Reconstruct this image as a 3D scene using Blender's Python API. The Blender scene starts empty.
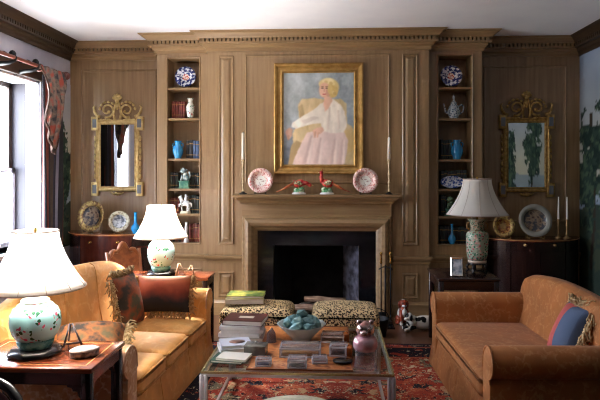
import bpy, bmesh, math, random
import numpy as np
from mathutils import Vector, Matrix, Euler
random.seed(7)
C = bpy.context.scene.collection
PI = math.pi
# ---------------------------------------------------------------- camera model
F, H, D, TH = 583.0, 1.6, 6.39, 0.0514
cs, sn = math.cos(TH), math.sin(TH)
def onY(u, v, Y):                       # where a line of sight meets the plane y = Y
    a = (u-300)/F; t = (Y+D)/(cs+a*sn)
    return (t*(-sn+a*cs), Y, H-(v-170)/F*t)
def onZ(u, v, Z):
    a = (u-300)/F; t = F*(H-Z)/(v-170)
    return (t*(-sn+a*cs), -D+t*(cs+a*sn), Z)
# ---------------------------------------------------------------- materials
def lin(c):
    r = []
    for x in c[:3]:
        x /= 255.0
        r.append(x/12.92 if x <= .04045 else ((x+.055)/1.055)**2.4)
    return (r[0], r[1], r[2], 1)
def newmat(name):
    m = bpy.data.materials.new(name); m.use_nodes = True
    nt = m.node_tree; b = nt.nodes['Principled BSDF']
    return m, nt, b
def ramp(nt, stops, interp='LINEAR'):
    r = nt.nodes.new('ShaderNodeValToRGB'); cr = r.color_ramp; cr.interpolation = interp
    while len(cr.elements) < len(stops): cr.elements.new(0.5)
    for e, (p, c) in zip(cr.elements, stops):
        e.position = p; e.color = lin(c) if len(c) == 3 else c
    return r
def coords(nt, stretch=(1,1,1), kind='Object'):
    tc = nt.nodes.new('ShaderNodeTexCoord'); mp = nt.nodes.new('ShaderNodeMapping')
    mp.inputs['Scale'].default_value = stretch
    nt.links.new(tc.outputs[kind], mp.inputs['Vector'])
    return mp.outputs['Vector']
def M(name, c1, c2=None, scale=5, stretch=(1,1,1), lo=.4, hi=.6, detail=3, rough=.5, metal=0, spec=.5,
      coat=0, bump=0, bscale=None, c3=None, sheen=0, dist=0):
    m, nt, b = newmat(name); L = nt.links.new
    b.inputs['Roughness'].default_value = rough; b.inputs['Metallic'].default_value = metal
    b.inputs['Specular IOR Level'].default_value = spec
    if coat: b.inputs['Coat Weight'].default_value = coat; b.inputs['Coat Roughness'].default_value = .12 if coat >= .4 else .3
    if sheen: b.inputs['Sheen Weight'].default_value = sheen
    b.inputs['Base Color'].default_value = lin(c1)
    if c2 is not None or bump:
        vec = coords(nt, stretch)
        n = nt.nodes.new('ShaderNodeTexNoise'); n.inputs['Scale'].default_value = scale
        n.inputs['Detail'].default_value = detail; n.inputs['Distortion'].default_value = dist
        L(vec, n.inputs['Vector'])
        if c2 is not None:
            st = [(lo, c1), (hi, c2)] if c3 is None else [(lo, c1), ((lo+hi)/2, c2), (hi, c3)]
            r = ramp(nt, st); L(n.outputs['Fac'], r.inputs['Fac']); L(r.outputs['Color'], b.inputs['Base Color'])
        if bump:
            n2 = n
            if bscale:
                n2 = nt.nodes.new('ShaderNodeTexNoise'); n2.inputs['Scale'].default_value = bscale; L(vec, n2.inputs['Vector'])
            bp = nt.nodes.new('ShaderNodeBump'); bp.inputs['Strength'].default_value = bump; bp.inputs['Distance'].default_value = .01
            L(n2.outputs['Fac'], bp.inputs['Height']); L(bp.outputs['Normal'], b.inputs['Normal'])
    return m
def Mvc(name, rough=.7, spec=.3, coat=0):                # colour attribute material
    m, nt, b = newmat(name)
    a = nt.nodes.new('ShaderNodeVertexColor'); a.layer_name = 'Col'
    nt.links.new(a.outputs['Color'], b.inputs['Base Color'])
    b.inputs['Roughness'].default_value = rough; b.inputs['Specular IOR Level'].default_value = spec
    return m
def Mglass(name, tint=(245,250,248), rough=0.0, body=0.0, bodycol=(200,200,200), ior=1.5):
    m, nt, b = newmat(name); L = nt.links.new; nt.nodes.remove(b)
    out = nt.nodes['Material Output']
    tr = nt.nodes.new('ShaderNodeBsdfTransparent'); tr.inputs[0].default_value = lin(tint)
    gl = nt.nodes.new('ShaderNodeBsdfGlossy'); gl.inputs['Roughness'].default_value = rough
    lw = nt.nodes.new('ShaderNodeLayerWeight'); lw.inputs['Blend'].default_value = .5
    pw = nt.nodes.new('ShaderNodeMath'); pw.operation = 'POWER'; pw.inputs[1].default_value = 5; L(lw.outputs['Facing'], pw.inputs[0])
    fr = nt.nodes.new('ShaderNodeMath'); fr.operation = 'MULTIPLY_ADD'; f0 = ((ior-1)/(ior+1))**2; fr.inputs[1].default_value = 1-f0; fr.inputs[2].default_value = f0; L(pw.outputs[0], fr.inputs[0])
    mx = nt.nodes.new('ShaderNodeMixShader')
    L(fr.outputs[0], mx.inputs[0]); L(tr.outputs[0], mx.inputs[1]); L(gl.outputs[0], mx.inputs[2])
    last = mx
    if body:
        df = nt.nodes.new('ShaderNodeBsdfDiffuse'); df.inputs[0].default_value = lin(bodycol)
        m2 = nt.nodes.new('ShaderNodeMixShader'); m2.inputs[0].default_value = body
        L(mx.outputs[0], m2.inputs[1]); L(df.outputs[0], m2.inputs[2]); last = m2
    L(last.outputs[0], out.inputs['Surface'])
    return m
def Mshade(name, col):
    m, nt, b = newmat(name); L = nt.links.new; nt.nodes.remove(b)
    out = nt.nodes['Material Output']
    d = nt.nodes.new('ShaderNodeBsdfDiffuse'); t = nt.nodes.new('ShaderNodeBsdfTranslucent')
    d.inputs[0].default_value = lin(col); t.inputs[0].default_value = lin(col)
    mx = nt.nodes.new('ShaderNodeMixShader'); mx.inputs[0].default_value = .5
    L(d.outputs[0], mx.inputs[1]); L(t.outputs[0], mx.inputs[2]); L(mx.outputs[0], out.inputs['Surface'])
    return m
def Mflower(name, base, petals, leaf, scale=22, base2=None, thr=.30, dens=.52):
    m, nt, b = newmat(name); L = nt.links.new
    vec = coords(nt)
    vo = nt.nodes.new('ShaderNodeTexVoronoi'); vo.inputs['Scale'].default_value = scale; L(vec, vo.inputs['Vector'])
    no = nt.nodes.new('ShaderNodeTexNoise'); no.inputs['Scale'].default_value = scale*.3; L(vec, no.inputs['Vector'])
    nn = nt.nodes.new('ShaderNodeTexNoise'); nn.inputs['Scale'].default_value = scale*2.2; L(vec, nn.inputs['Vector'])
    ad = nt.nodes.new('ShaderNodeMath'); ad.operation = 'MULTIPLY_ADD'; ad.inputs[1].default_value = .35
    L(nn.outputs['Fac'], ad.inputs[0]); L(vo.outputs['Distance'], ad.inputs[2])
    lt = nt.nodes.new('ShaderNodeMath'); lt.operation = 'LESS_THAN'; lt.inputs[1].default_value = thr+.17; L(ad.outputs[0], lt.inputs[0])
    gt = nt.nodes.new('ShaderNodeMath'); gt.operation = 'GREATER_THAN'; gt.inputs[1].default_value = dens; L(no.outputs['Fac'], gt.inputs[0])
    mu = nt.nodes.new('ShaderNodeMath'); mu.operation = 'MULTIPLY'; L(lt.outputs[0], mu.inputs[0]); L(gt.outputs[0], mu.inputs[1])
    sp = nt.nodes.new('ShaderNodeSeparateColor'); L(vo.outputs['Color'], sp.inputs[0])
    k = len(petals); st = [(i/(k+2), p) for i, p in enumerate(petals)]+[(k/(k+2), leaf)]
    rp = ramp(nt, st, 'CONSTANT'); L(sp.outputs[0], rp.inputs['Fac'])
    mx = nt.nodes.new('ShaderNodeMixRGB'); mx.inputs[1].default_value = lin(base)
    L(mu.outputs[0], mx.inputs[0]); L(rp.outputs['Color'], mx.inputs[2]); L(mx.outputs[0], b.inputs['Base Color'])
    b.inputs['Roughness'].default_value = .22
    return m
def Mspots(name, base, base2, spot, scale, thr, rough=.9, dark2=None):
    m, nt, b = newmat(name); L = nt.links.new; vec = coords(nt)
    nn = nt.nodes.new('ShaderNodeTexNoise'); nn.inputs['Scale'].default_value = scale*.9; L(vec, nn.inputs['Vector'])
    vo = nt.nodes.new('ShaderNodeTexVoronoi'); vo.inputs['Scale'].default_value = scale; vo.inputs['Randomness'].default_value = .85; L(vec, vo.inputs['Vector'])
    ad = nt.nodes.new('ShaderNodeMath'); ad.operation = 'MULTIPLY_ADD'; ad.inputs[1].default_value = .6
    L(nn.outputs['Fac'], ad.inputs[0]); L(vo.outputs['Distance'], ad.inputs[2])
    rp = ramp(nt, [(0, base2), (thr*.45, base2), (thr*.55, spot), (thr, spot), (thr+.05, base)])
    L(ad.outputs[0], rp.inputs['Fac']); L(rp.outputs['Color'], b.inputs['Base Color'])
    b.inputs['Roughness'].default_value = rough; b.inputs['Specular IOR Level'].default_value = .15
    return m
def Mdamask(name, base, pale, scale, amt, sheen=.08):
    m, nt, b = newmat(name); L = nt.links.new; vec = coords(nt)
    nd = nt.nodes.new('ShaderNodeTexNoise'); nd.inputs['Scale'].default_value = scale*1.3; nd.inputs['Detail'].default_value = 3; L(vec, nd.inputs['Vector'])
    mxv = nt.nodes.new('ShaderNodeMixRGB'); mxv.inputs[0].default_value = .18; L(vec, mxv.inputs[1]); L(nd.outputs['Color'], mxv.inputs[2])
    vo = nt.nodes.new('ShaderNodeTexVoronoi'); vo.feature = 'DISTANCE_TO_EDGE'; vo.inputs['Scale'].default_value = scale; L(mxv.outputs[0], vo.inputs['Vector'])
    r1 = ramp(nt, [(0, (255,255,255)), (.03, (255,255,255)), (.085, (0,0,0))]); L(vo.outputs['Distance'], r1.inputs['Fac'])
    n2 = nt.nodes.new('ShaderNodeTexNoise'); n2.inputs['Scale'].default_value = scale*5; n2.inputs['Detail'].default_value = 4; L(vec, n2.inputs['Vector'])
    r2 = ramp(nt, [(.42, (0,0,0)), (.6, (255,255,255))]); L(n2.outputs['Fac'], r2.inputs['Fac'])
    mu = nt.nodes.new('ShaderNodeMixRGB'); mu.blend_type = 'MULTIPLY'; mu.inputs[0].default_value = .75; L(r1.outputs[0], mu.inputs[1]); L(r2.outputs[0], mu.inputs[2])
    ml = nt.nodes.new('ShaderNodeMath'); ml.operation = 'MULTIPLY'; ml.inputs[1].default_value = amt; L(mu.outputs[0], ml.inputs[0])
    nb = nt.nodes.new('ShaderNodeTexNoise'); nb.inputs['Scale'].default_value = 6; nb.inputs['Detail'].default_value = 5; L(vec, nb.inputs['Vector'])
    rb = ramp(nt, [(.3, tuple(x*.9 for x in base)), (.7, tuple(min(255, x*1.06) for x in base))]); L(nb.outputs['Fac'], rb.inputs['Fac'])
    mx = nt.nodes.new('ShaderNodeMixRGB'); L(ml.outputs[0], mx.inputs[0]); L(rb.outputs[0], mx.inputs[1]); mx.inputs[2].default_value = lin(pale)
    L(mx.outputs[0], b.inputs['Base Color']); b.inputs['Roughness'].default_value = .52
    b.inputs['Specular IOR Level'].default_value = .2; b.inputs['Sheen Weight'].default_value = sheen
    bp = nt.nodes.new('ShaderNodeBump'); bp.inputs['Strength'].default_value = .25; bp.inputs['Distance'].default_value = .02
    L(nb.outputs['Fac'], bp.inputs['Height']); L(bp.outputs['Normal'], b.inputs['Normal'])
    return m
# ---------------------------------------------------------------- mesh builder
class MB:
    def __init__(s): s.v, s.f, s.m, s.s = [], [], [], []
    def add(s, vs, fs, mi=0, sm=False, T=None):
        o = len(s.v)
        if T is not None: vs = [T @ Vector(p) for p in vs]
        s.v += [tuple(p) for p in vs]
        for i, f in enumerate(fs):
            s.f.append(tuple(o+k for k in f)); s.m.append(mi[i] if isinstance(mi, list) else mi); s.s.append(sm)
        return s
    def box(s, x0, x1, y0, y1, z0, z1, mi=0, T=None):
        vs = [(x0,y0,z0),(x1,y0,z0),(x1,y1,z0),(x0,y1,z0),(x0,y0,z1),(x1,y0,z1),(x1,y1,z1),(x0,y1,z1)]
        fs = [(0,3,2,1),(4,5,6,7),(0,1,5,4),(1,2,6,5),(2,3,7,6),(3,0,4,7)]
        return s.add(vs, fs, mi, False, T)
    def rbox(s, x0, x1, y0, y1, z0, z1, r=.01, seg=2, mi=0, T=None, puff=0, sub=0):
        bm = bmesh.new(); bmesh.ops.create_cube(bm, size=1)
        for v in bm.verts:
            v.co = ((x0+x1)/2+v.co.x*(x1-x0), (y0+y1)/2+v.co.y*(y1-y0), (z0+z1)/2+v.co.z*(z1-z0))
        r = min(r, .49*min(abs(x1-x0), abs(y1-y0), abs(z1-z0)))
        if sub: bmesh.ops.subdivide_edges(bm, edges=bm.edges[:], cuts=sub, use_grid_fill=True)
        es = [e for e in bm.edges if len(e.link_faces) == 2 and e.link_faces[0].normal.dot(e.link_faces[1].normal) < .5]
        bm.normal_update(); es = [e for e in bm.edges if e.calc_face_angle(0) > .8]
        bmesh.ops.bevel(bm, geom=es, offset=r, segments=seg, profile=.5, affect='EDGES')
        if puff:
            cx, cy, cz = (x0+x1)/2, (y0+y1)/2, (z0+z1)/2
            for v in bm.verts:
                fx = 1-((v.co.x-cx)/(x1-x0)*2)**2; fy = 1-((v.co.y-cy)/(y1-y0)*2)**2
                if v.co.z > cz: v.co.z += puff*max(0, fx)*max(0, fy)
        bm.verts.index_update()
        vs = [v.co.copy() for v in bm.verts]; fs = [[v.index for v in f.verts] for f in bm.faces]
        bm.free(); return s.add(vs, fs, mi, True, T)
    def lathe(s, prof, c=(0,0,0), n=24, mi=0, T=None, sm=True, sx=1, sy=1, wob=None):
        vs, fs, ms = [], [], []
        for i, (r, z) in enumerate(prof):
            for k in range(n):
                a = 2*PI*k/n; w = 1 if wob is None else wob(a, i)
                vs.append((c[0]+r*w*sx*math.cos(a), c[1]+r*w*sy*math.sin(a), c[2]+z))
        for i in range(len(prof)-1):
            for k in range(n):
                k2 = (k+1) % n
                fs.append((i*n+k, i*n+k2, (i+1)*n+k2, (i+1)*n+k)); ms.append(mi[i] if isinstance(mi, list) else mi)
        if prof[0][0] > 1e-5: fs.append(tuple(reversed(range(n)))); ms.append(ms[0])
        if prof[-1][0] > 1e-5: fs.append(tuple((len(prof)-1)*n+k for k in range(n))); ms.append(ms[-2])
        return s.add(vs, fs, ms, sm, T)
    def tube(s, pts, r, n=8, mi=0, T=None, closed=False):
        pts = [Vector(p) for p in pts]; N = len(pts); vs, fs = [], []
        rr = r if isinstance(r, (list, tuple)) else [r]*N
        prev = None
        for i, p in enumerate(pts):
            if closed: d = pts[(i+1) % N]-pts[i-1]
            else: d = pts[min(i+1, N-1)]-pts[max(i-1, 0)]
            d.normalize()
            if prev is None:
                prev = d.orthogonal().normalized()
            a = (prev-d*prev.dot(d))
            if a.length < 1e-6: a = d.orthogonal()
            a.normalize(); b = d.cross(a); prev = a
            for k in range(n):
                t = 2*PI*k/n; vs.append(p+(a*math.cos(t)+b*math.sin(t))*rr[i])
        for i in range(N if closed else N-1):
            j = (i+1) % N
            for k in range(n):
                k2 = (k+1) % n; fs.append((i*n+k, i*n+k2, j*n+k2, j*n+k))
        if not closed:
            fs.append(tuple(reversed(range(n)))); fs.append(tuple((N-1)*n+k for k in range(n)))
        return s.add(vs, fs, mi, True, T)
    def cyl(s, p0, p1, r, n=12, mi=0, T=None): return s.tube([p0, p1], r, n, mi, T)
    def sph(s, c, rx, ry=None, rz=None, n=12, mi=0, T=None, rot=None):
        ry = rx if ry is None else ry; rz = rx if rz is None else rz
        h = max(5, n//2); vs, fs = [], []
        R = Euler(rot).to_matrix() if rot else None
        for i in range(h+1):
            p = PI*i/h
            for k in range(n):
                a = 2*PI*k/n
                q = Vector((rx*math.sin(p)*math.cos(a), ry*math.sin(p)*math.sin(a), rz*math.cos(p)))
                if R: q = R @ q
                vs.append(q+Vector(c))
        for i in range(h):
            for k in range(n):
                k2 = (k+1) % n
                fs.append((i*n+k, (i+1)*n+k, (i+1)*n+k2, i*n+k2))
        return s.add(vs, fs, mi, True, T)
    def prism(s, poly, h0, h1, to3d=lambda x, y, h: (x, y, h), mi=0, T=None, sm=False):
        n = len(poly)
        vs = [to3d(x, y, h0) for x, y in poly]+[to3d(x, y, h1) for x, y in poly]
        fs = [tuple(reversed(range(n))), tuple(range(n, 2*n))]+[(i, (i+1) % n, n+(i+1) % n, n+i) for i in range(n)]
        return s.add(vs, fs, mi, sm, T)
    def sweep(s, path, prof, closed=False, to3d=lambda x, y, h: (x, y, h), mi=0, T=None, sm=False):
        N = len(path); K = len(prof); vs, fs = [], []
        for i in range(N):
            p = Vector(path[i])
            if closed or 0 < i < N-1:
                d0 = (p-Vector(path[i-1])).normalized(); d1 = (Vector(path[(i+1) % N])-p).normalized()
            elif i == 0: d0 = d1 = (Vector(path[1])-p).normalized()
            else: d0 = d1 = (p-Vector(path[i-1])).normalized()
            n0 = Vector((d0.y, -d0.x)); n1 = Vector((d1.y, -d1.x)); m = (n0+n1)/(1+n0.dot(n1))
            for o, h in prof:
                q = p+m*o; vs.append(to3d(q.x, q.y, h))
        for i in range(N if closed else N-1):
            j = (i+1) % N
            for k in range(K):
                k2 = (k+1) % K; fs.append((i*K+k, i*K+k2, j*K+k2, j*K+k))
        if not closed:
            fs.append(tuple(range(K))); fs.append(tuple((N-1)*K+k for k in reversed(range(K))))
        return s.add(vs, fs, mi, sm, T)
    def grid(s, fn, nu, nv, mi=0, sm=True, T=None, wrap=False):
        vs = [fn(i/nu, j/nv) for j in range(nv+1) for i in range(nu+1)]
        w = nu+1
        fs = [(j*w+i, j*w+i+1, (j+1)*w+i+1, (j+1)*w+i) for j in range(nv) for i in range(nu)]
        return s.add(vs, fs, mi, sm, T)
    def build(s, name, mats, parent=None, loc=None, fix=True, bevel=0):
        me = bpy.data.meshes.new(name); me.from_pydata([tuple(v) for v in s.v], [], s.f)
        if not isinstance(mats, (list, tuple)): mats = [mats]
        for m in mats: me.materials.append(m)
        me.polygons.foreach_set('material_index', s.m); me.polygons.foreach_set('use_smooth', s.s)
        if fix:
            bm = bmesh.new(); bm.from_mesh(me); bmesh.ops.recalc_face_normals(bm, faces=bm.faces[:]); bm.to_mesh(me); bm.free()
        me.update()
        o = bpy.data.objects.new(name, me); C.objects.link(o)
        if parent: o.parent = parent
        if loc is not None: o.location = loc
        if bevel:
            b = o.modifiers.new('bevel', 'BEVEL'); b.width = bevel; b.segments = 2; b.limit_method = 'ANGLE'
        return o
def tag(o, label, cat, group=None):
    o['label'] = label; o['category'] = cat
    if group: o['group'] = group
    return o
def struct(o): o['kind'] = 'structure'; return o
def thing(name, label, cat, loc=(0,0,0), rz=0, group=None, rot=None):
    o = bpy.data.objects.new(name, None); C.objects.link(o); o.empty_display_size = .1
    o.location = loc; o.rotation_euler = rot if rot else (0,0,rz)
    return tag(o, label, cat, group)
XZ = lambda Y: (lambda x, y, h: (x, Y-h, y))       # plane facing the camera, h towards it
def rect(x0, x1, z0, z1): return [(x0,z0),(x1,z0),(x1,z1),(x0,z1)]
# ---------------------------------------------------------------- noise / painting (numpy)
def vnoise(x, y, seed=0):
    xi = np.floor(x).astype(int); yi = np.floor(y).astype(int); xf = x-xi; yf = y-yi
    def hsh(a, b):
        q = np.sin(a*127.1+b*311.7+seed*74.7)*43758.5453; return q-np.floor(q)
    u = xf*xf*(3-2*xf); w = yf*yf*(3-2*yf)
    return (hsh(xi,yi)*(1-u)+hsh(xi+1,yi)*u)*(1-w)+(hsh(xi,yi+1)*(1-u)+hsh(xi+1,yi+1)*u)*w
def fbm(x, y, seed=0, o=4):
    r = 0; a = .5
    for i in range(o): r = r+a*vnoise(x*2**i, y*2**i, seed+i); a *= .5
    return r
def mixc(img, col, m): return img*(1-m[...,None])+np.array(col, float)*m[...,None]
def inpoly(x, y, poly):
    r = np.zeros(x.shape, bool); n = len(poly)
    for i in range(n):
        x0, y0 = poly[i]; x1, y1 = poly[(i+1) % n]
        if y0 == y1: continue
        c = ((y0 > y) != (y1 > y)) & (x < (x1-x0)*(y-y0)/(y1-y0)+x0); r ^= c
    return r
def painted(name, fn3d, img, mat, parent=None, loc=None):
    h, w = img.shape[:2]                        # img rows from bottom to top, one colour a vertex
    b = MB().grid(fn3d, w-1, h-1, sm=False); o = b.build(name, mat, parent, loc, fix=False)
    a = o.data.color_attributes.new('Col', 'FLOAT_COLOR', 'POINT')
    x = np.clip(img, 0, 255)/255.; l = np.where(x <= .04045, x/12.92, ((x+.055)/1.055)**2.4)
    a.data.foreach_set('color', np.concatenate([l, np.ones((h,w,1))], 2).astype(np.float32).ravel())
    return o
# ---------------------------------------------------------------- palette
PINE = (168,138,106)
wood_pine = M('pickled pine', (128,99,65), (153,123,86), scale=3, stretch=(9,9,.6), lo=.3, hi=.7, detail=6, rough=.42, bump=.03, coat=.35)
wood_pine_h = M('pickled pine across', (126,97,63), (150,120,82), scale=3, stretch=(.6,9,9), lo=.3, hi=.7, detail=6, rough=.45)
wood_dark_shade = M('dark pine and cornice shade', (48,32,18), (62,43,24), scale=3, stretch=(2,2,6), lo=.3, hi=.7, detail=5, rough=.5)  # dark wood; on the left cornice the darkness is backlit shade put into colour
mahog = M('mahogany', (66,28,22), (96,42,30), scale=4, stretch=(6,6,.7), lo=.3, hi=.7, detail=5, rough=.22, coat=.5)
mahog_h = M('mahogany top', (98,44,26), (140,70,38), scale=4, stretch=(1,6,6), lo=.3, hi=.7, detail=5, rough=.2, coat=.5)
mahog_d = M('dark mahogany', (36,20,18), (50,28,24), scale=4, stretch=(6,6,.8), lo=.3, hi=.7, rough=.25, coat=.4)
inlay = M('satinwood inlay', (200,140,80), rough=.3)
ebony = M('ebonised wood', (18,15,15), rough=.25, coat=.4)
iron = M('black iron', (14,13,14), rough=.45, metal=.3)
brass = M('brass', (214,170,92), rough=.22, metal=1)
gilt = M('gilt', (196,160,92), (140,104,54), scale=30, lo=.35, hi=.7, rough=.42, metal=.6)
gilt2 = M('pale gilt', (222,200,140), (186,156,96), scale=25, lo=.35, hi=.7, rough=.42, metal=.5)
silver = M('silver', (225,222,218), rough=.18, metal=1)
chrome = M('chrome', (206,200,208), rough=.3, metal=.65)
white_paint = M('white paint', (226,226,232), rough=.45)
ceil_m = M('ceiling plaster', (234,233,236), (230,229,233), scale=3, rough=.95, spec=.1)
black_marble = M('black marble', (14,14,16), (24,24,27), scale=6, lo=.35, hi=.7, detail=7, rough=.12)
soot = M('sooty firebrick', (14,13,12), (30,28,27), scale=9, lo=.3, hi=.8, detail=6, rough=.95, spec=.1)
mirror_m = M('mirror silvering', (215,218,216), rough=.02, metal=1)
candle_w = M('candle wax', (238,230,214), rough=.5)
porc = M('white porcelain', (228,226,222), rough=.18)
turq = M('turquoise glaze', (40,120,170), (58,146,192), scale=6, rough=.18)
pages = M('paper pages', (242,238,230), (228,222,210), scale=6, stretch=(1,1,60), rough=.9)
cream_cloth = M('cream linen', (196,190,168), (180,176,152), scale=60, rough=.9, spec=.1)
glass = Mglass('clear glass'); pane_m = Mglass('window pane', (250,252,255))
tglass = Mglass('table glass', (240,247,244)); tedge = Mglass('glass edge', (120,170,150), body=.35, bodycol=(70,110,95))
lucite = Mglass('clear acrylic', (248,246,248), body=.07, bodycol=(240,236,238), ior=1.6)
ledge = Mglass('acrylic edge glint', (250,250,250), body=.55, bodycol=(236,234,236), ior=1.6)
blackmah = M('blackened mahogany',(26,18,24),(38,26,30),scale=4,stretch=(6,6,.8),lo=.3,hi=.7,rough=.2,coat=.5)
shade_w = Mshade('white pleated silk', (240,236,232))
shade_g = Mshade('ivory pleated silk', (232,228,220))
WORLD, EXPO = 8.6, 2.3
# ================================================================ ROOM
XL, XR, YB, YF, CZ = -3.11, 2.857, .45, -7.9, 3.11
BX0, BX1 = -1.348, 1.073                # chimney breast
KX0, KX1 = -1.948, 1.662                # outer sides of the bookcases
KY = .09
CXB = -.1375                            # centre of the composition
b = MB().box(XL-.4, XR+.2, YF-.2, YB+.6, -.08, 0)
floor_m = M('oak floor', (78,48,32), (104,66,42), scale=3, stretch=(.6,8,8), lo=.3, hi=.7, detail=5, rough=.3)
struct(b.build('floor', floor_m))
b = MB().box(XL-.4, XR+.2, YF-.2, YB+.6, CZ, CZ+.1)
struct(b.build('ceiling', ceil_m))
# ---- panelled back wall: bays, chimney breast, raised panels
FX0, FX1, FZ = -.620, .320, .775        # firebox opening
w = MB()
w.box(BX0, FX0-.03, 0, YB+.15, 0, CZ); w.box(FX1+.03, BX1, 0, YB+.15, 0, CZ)
w.box(FX0-.03, FX1+.03, 0, YB+.15, FZ+.02, CZ)
w.box(FX0-.03, FX1+.03, YB+.12, YB+.2, 0, FZ+.02)
def panel(x0, x1, z0, z1, Y, wd=.028, raise_=True, mb=w):
    p = rect(x0, x1, z0, z1)
    prof = [(0,-.002),(0,.004),(-.008,.011),(-.016,.010),(-.022,.004),(-wd,.003),(-wd,-.002)]
    mb.sweep(p, prof, True, XZ(Y))
    if raise_ and x1-x0 < .6:
        mb.sweep(rect(x0+wd, x1-wd, z0+wd, z1-wd), [(0,-.002),(0,.0),(-.03,.012),(-.03,-.002)], True, XZ(Y))
        mb.box(x0+wd+.029, x1-wd-.029, Y-.012, Y, z0+wd+.029, z1-wd-.029)
panel(CXB-.797, CXB+.79, 1.452, 2.868, 0, .045)
for s in (-1, 1):
    xa, xb = sorted((CXB+s*.922, CXB+s*1.094))
    panel(xa, xb, .778, 2.862, 0)
    panel(xa, xb, .20, .475, 0)
struct(w.build('wall_back', wood_pine))
for nm, xa, xb, pa, pb in (('wall_back_left', XL, KX0, -2.975, -2.06), ('wall_back_right', KX1, XR, 1.772, 2.715)):
    q = MB().box(xa, xb, YB, YB+.12, 0, CZ); panel(pa, pb, 1.0, 2.80, YB, .035, True, q); panel(pa, pb, .2, .84, YB, .035, True, q); struct(q.build(nm, wood_pine))
# rail and skirting along the back
path = [(XL,YB),(KX0,YB),(KX0,KY),(BX0,KY),(BX0,0),(-.952,0)]
path2 = [(.68,0),(BX1,0),(BX1,KY),(KX1,KY),(KX1,YB),(XR,YB)]
rail = [(0,.575),(.012,.578),(.014,.60),(.03,.625),(.036,.64),(.036,.657),(0,.660)]
skirt = [(0,0),(.022,0),(.022,.135),(.014,.15),(.008,.165),(0,.165)]
for nm, pr in (('trim_1', rail), ('baseboard_back', skirt)):
    t = MB().sweep(path, pr); t.sweep(path2, pr); struct(t.build(nm, wood_pine_h))
# ---- cornice with dentils, all round
cr = [(0,-.205),(.018,-.205),(.022,-.172),(.045,-.155),(.052,-.128),(.088,-.124),(.088,-.106),(.03,-.105),(.03,-.073),(.092,-.070),(.10,-.058),(.108,-.05),(.135,-.022),(.165,-.012),(.17,0),(0,0)]
cpath = [(XL,YF),(XL,YB),(KX0,YB),(KX0,KY),(BX0,KY),(BX0,0),(BX1,0),(BX1,KY),(KX1,KY),(KX1,YB),(XR,YB),(XR,YF)]
def dentils(mb, pth):
    n = len(pth)
    for i in range(n-1):
        p, q = Vector(pth[i]), Vector(pth[i+1]); d = (q-p).normalized(); nr = Vector((d.y,-d.x)); L = (q-p).length
        def ext(k, sgn):
            if not 0 < k < n-1: return 0
            a = (Vector(pth[k])-Vector(pth[k-1])).normalized(); bb = (Vector(pth[k+1])-Vector(pth[k])).normalized()
            return .06*(1 if a.cross(bb) < 0 else -1)*-1
        e0, e1 = ext(i, 0), ext(i+1, 1)
        s0, s1 = -e0, L+e1
        m = max(1, round((s1-s0)/.046)); st = (s1-s0)/m
        for k in range(m):
            a0 = s0+(k+.18)*st; a1 = s0+(k+.82)*st
            c0 = p+d*a0+nr*.025; c1 = p+d*a1+nr*.025; c2 = c1+nr*.061; c3 = c0+nr*.061
            mb.prism([tuple(c0),tuple(c1),tuple(c2),tuple(c3)], CZ-.108, CZ-.068)
t = MB().sweep(cpath[1:11], [(o, CZ+h) for o, h in cr]); dentils(t, cpath[1:11]); struct(t.build('trim_2', wood_pine_h))
t = MB().sweep([(XL,YF),(XL,YB-.0)], [(o, CZ+h) for o, h in cr]); dentils(t, cpath[0:2]); struct(t.build('trim_3', wood_dark_shade))
t = MB().sweep([(XR,YB),(XR,YF)], [(o, CZ+h) for o, h in cr]); dentils(t, cpath[10:12]); struct(t.build('trim_4', wood_dark_shade))
# ---- scenic wallpaper on the side walls (painted)
mural_m = Mvc('scenic wallpaper', .9, .1)
def scenic(yy, zz, trees, seed):
    img = np.zeros(yy.shape+(3,))
    t = np.clip((zz-.9)/2.1, 0, 1)[...,None]
    img[:] = np.array((196,188,158.))*(1-t)+np.array((158,172,196.))*t
    img += ((fbm(yy*1.2, zz*2.5, seed)-.5)*40)[...,None]
    img = mixc(img, (206,190,140), np.clip(1-abs(zz-1.7)/.5, 0, 1)*.5*np.clip(fbm(yy*2, zz*2, seed+9)*2-.4, 0, 1))
    hill = 1.42+.28*fbm(yy*.9, yy*0, seed+3); img = mixc(img, (120,138,150), ((zz < hill)*1.)*.7)
    img = mixc(img, (150,168,186), (zz < 1.36)*.85)
    img = mixc(img, (190,200,206), ((zz < 1.36) & (fbm(yy*2, zz*30, seed+4) > .52))*.35)
    gr = 1.06+.25*fbm(yy*1.7, yy*0, seed+5); m = (zz < gr)*1.
    img = mixc(img, (58,72,62), m); img = mixc(img, (84,88,64), m*(fbm(yy*6, zz*9, seed+6) > .5)*.6)
    for (ty, z0, z1, wd) in trees:
        tr = (abs(yy-ty-.05*np.sin(zz*4)) < .035) & (zz > .5) & (zz < z1-.2)
        img = mixc(img, (62,52,42), tr*1.)
        rr = ((yy-ty)/wd)**2+((zz-(z0+z1)/2)/((z1-z0)/2))**2
        n = fbm(yy*5, zz*7, seed+11)+.35*fbm(yy*18, zz*22, seed+12)
        m = (n-.55*rr > .30)
        img = mixc(img, (46,66,56), m*.95)
        img = mixc(img, (92,112,84), (m & (fbm(yy*16, zz*20, seed+13) > .52))*.7)
        img = mixc(img, (30,44,42), (m & (fbm(yy*13, zz*16, seed+17) < .40))*.7)
    return img
ys = np.linspace(YB, YF, 340); zs = np.linspace(0, CZ, 126)
yy, zz = np.meshgrid(ys, zs)
img = scenic(yy, zz, [(.12,.9,2.42,.48),(-1.15,1.3,2.7,.42),(-2.1,1.0,2.3,.3),(-3.7,1.2,2.7,.6),(-5.6,1.0,2.5,.6)], 3)*.86
bl = MB().box(XR+.001, XR+.15, YF, YB+.1, 0, CZ)
wr = struct(bl.build('wall_right', M('plaster', (150,150,150))))
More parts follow.
